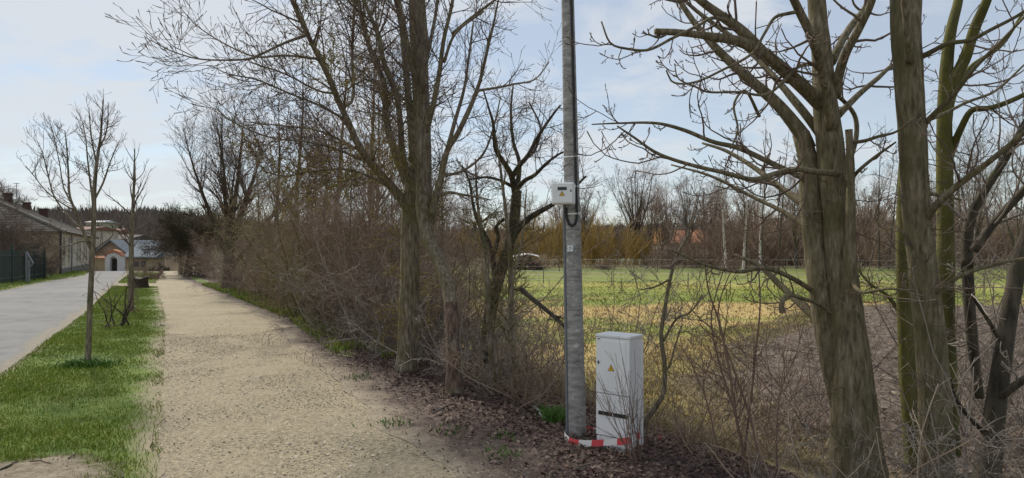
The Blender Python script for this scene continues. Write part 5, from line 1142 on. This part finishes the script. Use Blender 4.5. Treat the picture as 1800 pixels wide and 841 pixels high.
# meter box on the pole
th = R(14)
ex = Vector((math.cos(th), -math.sin(th), 0)); en = Vector((-math.sin(th), -math.cos(th), 0)); ez = Vector((0, 0, 1))
YB0 = 5.62
o0 = Vector(P3(989, 340, YB0)); bw, bh_, bd = .18, .178, .1
Rb = Matrix((ex, -en, ez)).transposed()
mb = tag(empty('meter_box', tuple(o0-ez*bh_/2)), 'small grey meter box fixed high on the concrete pole', 'meter box')
keep(MB().box(o0-en*bd/2, (bw, bd, bh_), Rb, bev=.006).build('housing', M['box']), mb)
keep(MB().box(o0+en*.004, (bw-.014, .012, bh_-.016), Rb, bev=.004).build('lid', M['box']), mb)
keep(MB().box(o0+en*.0105+ez*.038+ex*(-.002), (.076, .004, .026), Rb).build('window', M['boxdark']), mb)
keep(MB().box(o0+en*.012+ez*.018+ex*.07, (.009, .006, .02), Rb, bev=.002).build('lock', M['black']), mb)
warning(mb, o0+en*.0105-ez*.022-ex*.004, ex, ez, en, .045)
keep(MB().tube([tuple(o0-en*.05-ez*.08+ex*.03), tuple(o0-en*.05-ez*.115+ex*.03)], .012, 10).build('cable_gland', M['conduit']), mb)
keep(MB().box(o0-en*(bd+.012), (.06, .03, .1), Rb).build('bracket', M['grey_metal']), mb)

# cabinet
th = R(39)
ex = Vector((math.cos(th), -math.sin(th), 0)); en = Vector((-math.sin(th), -math.cos(th), 0))
Rb = Matrix((ex, -en, ez)).transposed()
YC = 5.42
corner = Vector(P3(1107, 592, 5.3)); top_z = corner.z
cw, cdp = .305, .2
fc = Vector((corner.x, corner.y, 0)) - ex*cw/2             # middle of the front face foot
gz = float(h(fc.x, fc.y))-.02
cab = tag(empty('electric_cabinet', (fc.x, fc.y, gz)), 'tall light grey electricity cabinet standing by the pole, wrapped in barrier tape', 'cabinet')
hC = top_z-gz
def cp(a, e, z): return Vector((fc.x, fc.y, gz)) + ex*a + en*e + ez*z
z1, z2 = .5*hC, hC-.025
keep(MB().box(cp(0, -cdp/2-.012, (hC-.02)/2), (cw-.008, cdp-.02, hC-.02), Rb, bev=.003).build('body', M['box']), cab)
keep(MB().box(cp(0, -cdp/2, hC-.012), (cw+.012, cdp+.014, .024), Rb, bev=.005).build('roof', M['box']), cab)
ud = MB().box(cp(0, -.008, z1+.004+(z2-z1-.004)/2), (cw, .022, z2-z1-.008), Rb, bev=.003)
ud.box(cp(.012, .0045, z1+(z2-z1)/2), (cw-.09, .006, z2-z1-.05), Rb, bev=.002)
upper = ud.build('upper_door', M['box']); keep(upper, cab)
lower = MB().box(cp(0, -.008, .14+(z1-.14-.003)/2), (cw, .022, z1-.14-.003), Rb, bev=.003).build('lower_door', M['box']); keep(lower, cab)
keep(MB().box(cp(0, -.012, .066), (cw-.01, .022, .13), Rb, bev=.002).build('base_panel', M['box']), cab)
keep(MB().box(cp(-.128, .007, z1+(z2-z1)*.55), (.012, .01, .026), Rb, bev=.003).build('lock', M['black']), upper)
keep(MB().box(cp(-.125, .005, z2-.014), (.018, .006, .006), Rb).build('hinge', M['black']), upper)
warning(upper, cp(-.01, .0076, z1+(z2-z1)*.42), ex, ez, en, .058)
for a in (-.065, .072):
    v_ = MB().box(cp(a, .005, z1-.155), (.125, .008, .03), Rb)
    for k in range(3): v_.box(cp(a, .0095, z1-.164+k*.009), (.119, .004, .004), Rb)
    keep(v_.build('vent_grille', M['boxdark']), lower)
keep(MB().box(cp(0, -cdp+.004, hC/2-.02), (cw+.02, .012, hC-.06), Rb).build('back_panel', M['box']), cab)

# red and white tape round both
def tape_pts():
    q = [P3(992, 765, 5.72), P3(998, 773, 5.6), P3(1008, 778, 5.52), P3(1030, 780, 5.42), P3(1055, 779, 5.33), P3(1082, 777, 5.22), P3(1104, 776, 5.16), P3(1114, 770, 5.24), P3(1126, 765, 5.42), P3(1122, 762, 5.6), P3(1080, 757, 5.72), P3(1050, 758, 5.85), P3(1030, 755, 6.0), P3(1010, 757, 6.02), P3(996, 760, 5.9), P3(992, 765, 5.74)]
    return np.array(q)
a = tape_pts(); s = np.concatenate([[0], np.cumsum(np.linalg.norm(np.diff(a, axis=0), axis=1))]); m_ = 150
xs = np.linspace(0, s[-1], m_); cpt = np.stack([np.interp(xs, s, a[:, k]) for k in range(3)], -1)
for _ in range(3): cpt[1:-1] = (cpt[:-2]+2*cpt[1:-1]+cpt[2:])/4
tw_ = .35*np.sin(xs*5)+.15*np.sin(xs*13); wd = .027
offv = np.stack([np.sin(tw_)*.35, -np.sin(tw_)*.5, np.cos(tw_)], -1)*wd
v = np.concatenate([cpt+offv, cpt+offv*.1+np.array([0, -.002, 0]), cpt-offv]); f = []; mi = []
for i in range(m_-1):
    for j in range(2):
        f.append((j*m_+i, j*m_+i+1, (j+1)*m_+i+1, (j+1)*m_+i)); mi.append(int(xs[i]/.13) % 2)
o = npmesh('barrier_tape', v, [np.array(f)], [M['tape_white'], M['tape_red']], midx=mi)
tag(o, 'red and white barrier tape looped round the pole foot and the grey cabinet', 'tape')
o = Bag(); P = limb([(1160, 765, 3, 5.9), (1161, 772, 5, 5.9), (1160, 778, 5, 5.9), (1162, 784, 3, 5.9)])
o.add(*P, 4); tag(o.build('tape_scrap', M['tape_red']), 'scrap of red tape caught in dry grass right of the cabinet', 'tape scrap')

# ------------------------------------------------------------------ things on the verge
xs_, ys_ = P3(247, 0, 28.6)[0], 28.6
st = tag(empty('tree_stump', (xs_, ys_, 0)), 'squat dark tree stump on the grass by the farther sapling', 'stump')
g = rg_(301); a_ = np.linspace(0, 2*np.pi, 15)[:-1]
prof_ = [(0, 1.25), (.1, 1.08), (.25, 1.0), (.44, .98), (.5, .9)]
v = []; 
for z, k in prof_:
    for i, a in enumerate(a_): rr_ = .24*k*(1+.16*math.sin(3*a+.5+z)+.1*math.sin(7*a+3*z)); v.append((rr_*math.cos(a)*1.15, rr_*math.sin(a), z*.9+.06*math.sin(2*a+1)*(z > .3)))
n = len(a_); f = [(r*n+i, r*n+(i+1) % n, (r+1)*n+(i+1) % n, (r+1)*n+i) for r in range(len(prof_)-1) for i in range(n)]
q = MB(); q.add(v, f); q.build('bark', M['stump'], st, True)
q = MB(); q.add([(p[0]*.99, p[1]*.99, p[2]+.004) for p in v[-n:]], [tuple(range(n))]); q.build('cut_face', M['wood_grey'], st)
def stick(px0, py0, px1, py1, wpx, label, nm='stick', mt='bark'):
    Y0 = H*F/(py0-HY); Y1 = H*F/(py1-HY)
    p0 = Vector(P3(px0, py0, Y0)); p1 = Vector(P3(px1, py1, Y1)); p0.z = p1.z = float(h(p0.x, p0.y))+.045
    m1 = p0.lerp(p1, .4)+Vector((.01, .015, .008)); m2 = p0.lerp(p1, .7)+Vector((-.008, .01, .004)); r = wpx/2/F*Y0
    tag(MB().tube([p0, m1, m2, p1], [r, r*.9, r*.8, r*.5], 7).build(nm, M[mt], None, True), label, 'stick')
stick(0, 838, 32, 822, 3.5, 'dark stick on the sandy patch at the left edge', mt='bark_dark')
stick(120, 817, 134, 805, 2.6, 'short stick at the right rim of the sandy patch')
stick(52, 822, 90, 826, 2, 'thin stick lying across the sandy patch', mt='bark_dark')
stick(1010, 838, 1045, 826, 3, 'pale stick on the leaf litter in front of the cabinet', mt='wood_grey')
stick(938, 722, 957, 742, 6, 'pale broken stick on the leaf litter left of the pole', mt='bark_birch')
stick(760, 735, 800, 716, 4, 'pale thin stick on leaf litter by the fissured trunk', mt='wood_grey')
stick(1225, 832, 1252, 818, 4, 'pale stick in the dry grass below the red shoots', mt='wood_grey')

# ------------------------------------------------------------------ fences on the field
def pt_at(px, py, z):
    Y = (H-z)*F/(py-HY); x = (px-CX)/F*Y; return Vector((x, Y, float(h(x, Y))))
def wire_fence(name, label, ends, npost, hgt, wires, mp, mw, pr, wr):
    a, b = ends; r = tag(empty(name, tuple(a)), label, 'fence')
    pm = None
    for i in range(npost):
        p = a.lerp(b, i/(npost-1)); p.z = float(h(p.x, p.y))
        if pm is None: o = MB().tube([(0, 0, -.2), (0, 0, hgt)], [pr, pr*.9], 7).build('post', mp); pm = o
        else: o = bpy.data.objects.new('post', pm.data); COL.objects.link(o)
        o.location = p-a; o.parent = r
    for wz in wires:
        pts = []
        for i in range(npost):
            p = a.lerp(b, i/(npost-1)); p.z = float(h(p.x, p.y)); pts.append(p-a+Vector((0, -pr, wz)))
            if i < npost-1:
                q = a.lerp(b, (i+.5)/(npost-1)); q.z = float(h(q.x, q.y)); pts.append(q-a+Vector((0, -pr, wz-.03)))
        MB().tube(pts, wr, 4).build('wire', mw, r)
    return r
wire_fence('pasture_fence', 'low white tape fence crossing the middle of the field', (Vector((-6, 48, -.5)), Vector((26, 29.5, -.5))), 9, .85, (.55, .8), M['wood_grey'], M['wood_white'], .03, .008)
wire_fence('pasture_fence', 'farther white tape fence along the far edge of the field', (Vector((-14, 66, -.5)), Vector((60, 62, -.5))), 17, 1.25, (.6, 1.2), M['wood_grey'], M['wood_white'], .045, .009)
wire_fence('pasture_fence', 'faint single tape fence over the near grass of the field', (Vector((-4, 37, -.5)), Vector((24, 25.5, -.5))), 7, .7, (.62,), M['wood_grey'], M['wood_white'], .022, .006)
# dark brush hedge under the far fence
bb = bush('far_hedge', 'dark low hedge along the far edge of the field behind the tape fence', 'hedge', (10, 74, -.5), 310, 1.7, 1.5, 30, M['twig_purple'], M['twig_purple'], spread=.7, n=(8, 6, 0), r0=.03, rm=.009)
for i, (x_, y_, lb) in enumerate([(3, 75, 'dark low brush left of the orange roofed house at the far field edge'), (17, 74, 'dark low brush below the orange roofed house'), (24, 74, 'dark low brush below the birches'), (32, 73, 'dark low brush left of the thick trunk at the far field edge'), (42, 72, 'dark low brush between the right trunks at the far field edge'), (53, 71, 'dark low brush at the right edge of the far field')]):
    c_ = copy_tree(bb); c_.location = (x_, y_, -.5); c_.rotation_euler = (0, 0, i*1.3); c_.scale = (1.6, 1, .8); c_['label'] = lb; c_['group'] = 'dark brush along the far field edge'
bb['group'] = 'dark brush along the far field edge'; bb.scale = (1.6, 1, .8); bb['label'] = 'dark low brush in the middle of the far field edge, behind the tape fence'
# heap of logs under white sheeting
lp = Vector((1.6, 72, -.5)); r = tag(empty('log_heap', tuple(lp)), 'dark heap of logs at the far edge of the field, left of the pole', 'log heap')
lm = None; k = 0
for row in range(4):
    for i in range(9-row*2):
        if lm is None: o = MB().tube([(0, -1.2, 0), (0, 0, 0), (0, 1.2, 0)], [.22, .2, .19], 9).build('log', M['log']); lm = o
        else: o = bpy.data.objects.new('log', lm.data); COL.objects.link(o)
        o.location = (-1.9+i*.42+row*.42+random.uniform(-.05, .05), random.uniform(-.2, .2), .2+row*.36); o.rotation_euler = (0, random.uniform(0, 6), random.uniform(-.1, .1)); o.parent = r
q = []; 
nu, nv_ = 18, 8
Xs = np.linspace(-1.5, 1.3, nu)[None].repeat(nv_, 0); Vs = np.linspace(-1.3, 1.3, nv_)[:, None].repeat(nu, 1)
Zs = 1.78-.38*np.abs(Xs)**1.6*.45-.18*Vs**2*.4+.05*fbm(Xs*2, Vs*2+4, 3)
o = grid(Xs+lp.x-.1, Vs+lp.y, Zs+lp.z, 'white_sheet', M['sheet']); tag(o, 'white sheeting draped over the top of the log heap', 'sheeting')

# ------------------------------------------------------------------ buildings
def local(o, a, b):
    """frame: o origin, a and b unit horizontal axes -> function to world"""
    return lambda u, v, z: Vector((o.x+a.x*u+b.x*v, o.y+a.y*u+b.y*v, z))
def quadbox(Lf, u0, u1, v0, v1, z0, z1, mb=None):
    q = mb or MB(); c = [Lf(u0, v0, z0), Lf(u1, v0, z0), Lf(u1, v1, z0), Lf(u0, v1, z0)]
    return q.prism(c, (0, 0, z0), (0, 0, z1))
# long house on the left
C0 = Vector((-29.6, 44.6, 0)); a_ = Vector((-.46, .888, 0)); b_ = Vector((-.888, -.46, 0)); Lf = local(C0, a_, b_)
g0 = -.9
hs = tag(empty('long_house', (C0.x, C0.y, 0)), 'long cream house with old grey hip roof and three brick chimneys left of the road', 'house')
EV = 2.9; LEN, WID = 27., 13.
for nm, args, m in (('front_wall', (0, .4, 0, WID, g0, EV), 'wall_tan'), ('road_wall', (.4, LEN, 0, .4, g0, EV), 'wall_cream'), ('rear_wall', (LEN-.4, LEN, .4, WID, g0, EV), 'wall_tan'), ('garden_wall', (.4, LEN-.4, WID-.4, WID, g0, EV), 'wall_tan')):
    keep(quadbox(Lf, *args).build(nm, M[m]), hs)
keep(quadbox(Lf, .3, LEN, -.06, -.002, g0, .35).build('plinth', M['plinth']), hs)
keep(quadbox(Lf, -.06, -.002, .2, WID, g0, .45).build('plinth', M['plinth']), hs)
for i, u in enumerate([2.2, 5.2, 7.2, 11, 13.0, 16.5, 18.5, 22, 24]):
    w = keep(quadbox(Lf, u, u+.55, -.03, -.004, .95, 2.45).build('window_niche', M['dark']), hs)
    q = MB(); 
    for k in (0, 1): quadbox(Lf, u-.1+k*.6, u+.05+k*.6, -.06, -.003, .9, 2.5, q)
    quadbox(Lf, u-.1, u+.65, -.09, -.0305, .8, .895, q)
    keep(q.build('niche_surround', M['wall_cream']), w)
for u0 in (0,):
    keep(quadbox(Lf, -.12, LEN+.1, -.16, .0, EV-.18, EV).build('cornice', M['wall_tan']), hs)
    keep(quadbox(Lf, -.13, -.003, .02, WID, EV-.2, EV-.004).build('cornice', M['wall_tan']), hs)
dp = Lf(-.1, -.1, 0); keep(MB().tube([(dp.x, dp.y, g0), (dp.x, dp.y, EV)], .07, 8).build('drainpipe', M['dark']), hs)
dp = Lf(6.4, -.1, 0); keep(MB().tube([(dp.x, dp.y, g0), (dp.x, dp.y, EV)], .05, 8).build('drainpipe', M['grey_metal']), hs)
ov = .4; RZ = 6.15; hw = WID/2
A_ = [Lf(-ov, -ov, EV-.1), Lf(LEN+ov, -ov, EV-.1), Lf(LEN+ov, WID+ov, EV-.1), Lf(-ov, WID+ov, EV-.1)]
T_ = [Lf(hw*.9, hw, RZ), Lf(LEN-hw*.9, hw, RZ)]
def courses(mbq, e0, e1, r0, r1, n, th=.05):
    """rows of tiles: each course a slab proud of the one below"""
    for k in range(n):
        t0, t1 = k/n, min(1, (k+1.15)/n)
        p = [e0.lerp(r0, t0), e1.lerp(r1, t0), e1.lerp(r1, t1), e0.lerp(r0, t1)]
        nn = (p[1]-p[0]).cross(p[3]-p[0]); nn.normalize(); nn = nn if nn.z > 0 else -nn
        lift = [nn*th, nn*th, nn*.0, nn*.0]
        v = p+[p[i]+lift[i] for i in range(4)]
        mbq.add(v, [(0, 1, 5, 4), (4, 5, 6, 7), (1, 2, 6, 5), (0, 4, 7, 3)])
q = MB(); q.add(A_+T_, [(0, 1, 5, 4), (1, 2, 5), (2, 3, 4, 5), (3, 0, 4), (0, 3, 2, 1)])
rf = keep(q.build('roof', M['roof_grey']), hs)
q = MB(); courses(q, A_[0], A_[1], T_[0], T_[1], 30, .025); courses(q, A_[3], A_[0], T_[0], T_[0], 30, .025); keep(q.build('roof_tiles', M['roof_grey']), rf)['kind'] = 'stuff'
q = MB(); q.tube([T_[0], T_[1]], .13, 6); q.tube([T_[1], A_[1]], .12, 6); q.tube([T_[0], A_[0]], .12, 6); keep(q.build('ridge_tiles', M['plinth']), rf)
for (px, py, Y, wpx, hpx) in ((15, 343, 57.5, 11, 17), (47, 359, 60, 11, 13), (77, 370, 62, 13, 15)):
    c = Vector(P3(px, py+hpx/2, Y)); w = wpx/F*Y; hh_ = hpx/F*Y
    ch = keep(MB().box((c.x, c.y, c.z-.35), (w, w*.9, hh_+.9), Matrix.Rotation(R(27), 3, 'Z')).build('chimney', M['brick']), rf)
    ch2 = MB().box((c.x, c.y, c.z+hh_/2+.1), (w*1.15, w*1.05, .1), Matrix.Rotation(R(27), 3, 'Z')).build('chimney_cap', M['brick']); keep(ch2, hs)
ap = Vector(P3(29, 352, 56)); keep(MB().tube([ap, ap+Vector((0, 0, 1.4))], .025, 5).box(ap+Vector((0, 0, 1.35)), (.5, .04, .04)).box(ap+Vector((0, 0, 1.15)), (.35, .04, .04)).build('aerial', M['grey_metal']), hs)
sk_ = Vector(P3(6, 381, 47)); keep(MB().box(sk_, (.75, .25, .08), Matrix.Rotation(R(30), 3, 'X')).build('skylight', M['whiteplastic']), rf)

# brown gabled barn, gate, grey roofed shed farther on
def px_at(px, py, Y): return Vector(P3(px, py, Y))
gb = -1.2
def gable(name, label, pxl, pxr, apex, eave, Y, depth, mw, mrl, dirv=Vector((-.2, .98, 0)), cat='building', flat_right=None):
    r = tag(empty(name, tuple(Vector((px_at((pxl+pxr)/2, 440, Y).x, Y, gb)))), label, cat)
    l = px_at(pxl, 440, Y); rr2 = px_at(pxr, 440, Y); e = H-(eave-HY)/F*Y; pk = H-(apex-HY)/F*Y; m = (l+rr2)/2
    poly = [(l.x, Y, gb), (rr2.x, Y, gb), (rr2.x, Y, e), (m.x, Y, pk), (l.x, Y, e)]
    keep(MB().prism(poly, (0, 0, 0), dirv*depth).build('wall', M[mw]), r)
    for sgn, p0 in ((-1, l), (1, rr2)):
        q = MB(); out_ = (p0.x-m.x)*.12; dz_ = (pk-e)*.12
        a0 = Vector((m.x, Y, pk+.04))-dirv*.3; a1 = Vector((p0.x+out_, Y, e-dz_+.04))-dirv*.3
        q.prism([a0, a1, a1+Vector((0, 0, .15)), a0+Vector((0, 0, .15))], (0, 0, 0), dirv*(depth+.6)); keep(q.build('roof', M[mrl]), r)
    return r
gable('barn', 'brown gabled barn with grey metal roof behind the white gate', 160, 232, 424, 452, 86, 14, 'wall_brown', 'roof_metal', Vector((.25, .97, 0)))
# tan garden wall with orange coping and white arched gate
gt = tag(empty('garden_wall', tuple(Vector((px_at(175, 440, 76).x, 76, gb)))), 'tan garden wall with orange tile coping left of the white gate', 'wall')
l, rr2 = px_at(163, 0, 76), px_at(186, 0, 76); zt = H-(454-HY)/F*76
keep(MB().prism([(l.x, 76, gb), (rr2.x, 76, gb), (rr2.x, 76, zt), (l.x, 76, zt)], (0, 0, 0), (0, .4, 0)).build('masonry', M['wall_tan']), gt)
keep(MB().prism([(l.x, 75.8, zt+.004), (l.x, 76.6, zt+.004), (l.x, 76.2, zt+.25)], (0, 0, 0), (rr2.x-l.x, 0, 0)).build('coping', M['roof_orange']), gt)
ga = tag(empty('arched_gate', tuple(Vector((px_at(199, 440, 75).x, 75, gb)))), 'white gatehouse arch with dark doorway and orange tiled top', 'gate')
Yg = 75.; kx = lambda px: px_at(px, 0, Yg).x; kz = lambda py: H-(py-HY)/F*Yg
arch = [(kx(184.5), Yg, gb), (kx(193), Yg, gb), (kx(193), Yg, kz(458))]+[(kx(199.5)+(kx(199.5)-kx(193))*math.cos(math.pi-t_), Yg, kz(458)+.42*math.sin(t_)) for t_ in np.linspace(0, math.pi, 9)[1:-1]]+[(kx(206), Yg, kz(458)), (kx(206), Yg, gb), (kx(214.5), Yg, gb), (kx(214.5), Yg, kz(452)), (kx(207), Yg, kz(446.5)), (kx(199), Yg, kz(444)), (kx(190), Yg, kz(446.5)), (kx(184.5), Yg, kz(452))]
keep(MB().prism(arch, (0, 0, 0), (0, .6, 0)).build('gate_arch', M['white_wall']), ga)
keep(MB().box(((kx(193)+kx(206))/2, Yg+.45, (gb+kz(455))/2), (kx(206)-kx(193)-.01, .06, kz(455)-gb)).build('door', M['dark']), ga)
cpz = [(kx(183.5), Yg-.1, kz(451.5)), (kx(190), Yg-.1, kz(446)), (kx(199), Yg-.1, kz(443.4)), (kx(207), Yg-.1, kz(446)), (kx(215.5), Yg-.1, kz(451.5)), (kx(209), Yg-.1, kz(442.5)), (kx(199), Yg-.1, kz(438.8)), (kx(190), Yg-.1, kz(442.5))]
keep(MB().prism(cpz, (0, 0, 0), (0, .8, 0)).build('tiled_top', M['roof_orange']), ga)
sh = tag(empty('grey_shed', tuple(Vector((px_at(245, 440, 80).x, 80, gb)))), 'low shed with pale grey roof right of the white gate', 'shed')
l, rr2 = px_at(222, 0, 80), px_at(274, 0, 80); e = H-(453-HY)/F*80
keep(MB().prism([(l.x, 80, gb), (rr2.x, 80, gb), (rr2.x, 80, e), (l.x, 80, e)], (0, 0, 0), (0, 6, 0)).build('wall', M['wall_tan']), sh)
keep(MB().prism([(l.x-.3, 79.6, e-.05), (l.x-.3, 79.6, e+.1), (l.x-.3, 83, e+1.6), (l.x-.3, 86.4, e+.1), (l.x-.3, 86.4, e-.05)], (0, 0, 0), (rr2.x-l.x+.6, 0, 0)).build('roof', M['roof_metal']), sh)
for px in (240, 252): 
    c = px_at(px, 464, 80); keep(MB().box((c.x, 79.985, c.z), (.55, .03, .7)).build('window', M['glass']), sh)
ks = tag(empty('kiosk', tuple(Vector((px_at(276, 440, 90).x, 90, gb)))), 'small cream kiosk with blue fascia beyond the end of the path', 'kiosk')
c = px_at(276, 462, 90); keep(MB().box((c.x, 91, c.z-.3), (1.9, 2, 2.4)).build('wall', M['wall_cream']), ks); keep(MB().box((c.x-.1, 89.95, c.z+.75), (1.6, .06, .55)).build('fascia', M['blue']), ks)
keep(MB().box((c.x, 91, c.z+.98), (2.2, 2.3, .12)).build('roof', M['roof_metal']), ks); keep(MB().box((c.x+.1, 89.97, c.z-.1), (.9, .05, .7)).build('window', M['glass']), ks)
gw = tag(empty('stone_wall', tuple(Vector((px_at(303, 440, 60).x, 60, gb)))), 'tan stone wall at the far right end of the path beside the dark tree', 'wall')
q = MB(); l = px_at(290, 0, 66); rr2 = px_at(325, 0, 52); zt = H-(449-HY)/F*60
dn = Vector((.25, .6, 0))
keep(q.prism([(l.x, 66, gb), (rr2.x, 52, gb), (rr2.x, 52, zt), (l.x, 66, zt)], (0, 0, 0), dn).build('masonry', M['wall_tan']), gw)
q = MB().prism([(l.x-.05, 66, zt+.004), (rr2.x-.05, 52-.1, zt+.004), (rr2.x-.05, 52-.1, zt+.12), (l.x-.05, 66, zt+.12)], (0, 0, 0), dn*1.2); keep(q.build('coping', M['plinth']), gw)
bush('trimmed_hedge', 'low dark green trimmed hedge across the far end of the path', 'hedge', (P3(283, 0, 62)[0], 62, -.75), 361, 1.3, 2.0, 40, M['evergreen'], M['evergreen'], spread=1.0, n=(9, 8, 2), r0=.02, rm=.009)
bush('garden_shrub', 'dark shrub at the far end of the path, right of the dark broad tree', 'shrub', (P3(356, 0, 40)[0], 40, 0), 362, 2.6, 1.2, 26, M['twig'], M['twig'], spread=.45, n=(10, 8, 2), r0=.02, rm=.006)
# houses on the hillside beyond
def far_house(name, label, pxl, pxr, top, bot, Y, mw, mr, rh):
    r = tag(empty(name, tuple(Vector(px_at((pxl+pxr)/2, bot, Y)))), label, 'house'); l = px_at(pxl, bot+6, Y); rr2 = px_at(pxr, top, Y)
    keep(MB().prism([(l.x, Y, l.z), (rr2.x, Y, l.z), (rr2.x, Y, rr2.z), (l.x, Y, rr2.z)], (0, 0, 0), (0, 8, 0)).build('wall', M[mw]), r)
    k = rh/F*Y; keep(MB().prism([(l.x-.4, Y-.4, rr2.z), (l.x-.4, Y+4, rr2.z+k), (l.x-.4, Y+8.4, rr2.z)], (0, 0, 0), (rr2.x-l.x+.8, 0, 0)).build('roof', M[mr]), r)
    n = max(2, int((pxr-pxl)/8))
    for i in range(n):
        x_ = l.x+(rr2.x-l.x)*(i+.5)/n; keep(MB().box((x_, Y-.02, l.z+(rr2.z-l.z)*.62), (.9, .06, 1.1)).build('window', M['glass']), r)
    return r
far_house('far_house', 'pale greenish cream house on the wooded slope behind the sapling', 151, 178, 391, 406, 190, 'far_green', 'white_wall', 4)
far_house('far_house', 'house with pinkish red roof below the pale cream hillside house', 168, 201, 409, 420, 150, 'wall_tan', 'roof_red', 8)
far_house('far_house', 'dark roofed long house behind the brown barn', 166, 226, 421, 436, 120, 'wall_brown', 'roof_grey', 9)
far_house('far_house', 'orange roofed building behind the long cream house', 118, 150, 404, 430, 95, 'wall_cream', 'roof_red', 7)
far_house('far_house', 'house with orange roof across the field behind brown bushes', 1162, 1252, 428, 448, 120, 'wall_cream', 'roof_orange', 24)

# green fence on the left of the road
fn = tag(empty('green_fence', (-24.2, 33, 0)), 'dark green metal picket fence with a gate left of the road', 'fence')
fa, fb_ = Vector((-26.6, 27.2, 0)), Vector((-27.1, 38.6, 0))
fa = Vector(pt_at(-60, 512, 0)); fb_ = Vector(pt_at(78, 490.5, 0)); fdir = (fb_-fa).normalized(); fl_ = (fb_-fa).length
pk = None; n = int(fl_/.16)
ang = math.atan2(fdir.y, fdir.x)
for i in range(n):
    if pk is None: o = MB().box((0, 0, .85), (.05, .02, 1.5)).build('picket', M['green_metal']); pk = o
    else: o = bpy.data.objects.new('picket', pk.data); COL.objects.link(o)
    o.location = fa+fdir*(i*.16)-fn.location; o.rotation_euler = (0, 0, ang); o.parent = fn
    if i > 290: break
for z in (.3, 1.35):
    keep(MB().box(((fa+fb_)/2+Vector((0, 0, z))), (fl_, .04, .05), Matrix.Rotation(ang, 3, 'Z')).build('rail', M['green_metal']), fn)
ps = None
for t in np.linspace(0, 1, 7):
    p = fa.lerp(fb_, t); o = MB().box((p.x, p.y, .85), (.1, .1, 1.9), Matrix.Rotation(ang, 3, 'Z')).build('post', M['green_metal']); keep(o, fn)
sg = tag(empty('metal_post', tuple(pt_at(48, 497, 0))), 'slanting grey metal gate arm on posts in front of the green fence', 'post')
p = pt_at(47, 498, 0); k = p.y/F
keep(MB().tube([p, p+Vector((0, 0, 55*k))], .05, 6).build('post', M['grey_metal']), sg)
keep(MB().tube([p+Vector((4*k, 0, 0)), p+Vector((4*k, 0, 40*k))], .045, 6).build('post', M['grey_metal']), sg)
keep(MB().tube([p+Vector((0, 0, 55*k)), p+Vector((14*k, -.1, 35*k)), p+Vector((5*k, -.1, 26*k))], .04, 6).build('arm', M['grey_metal']), sg)
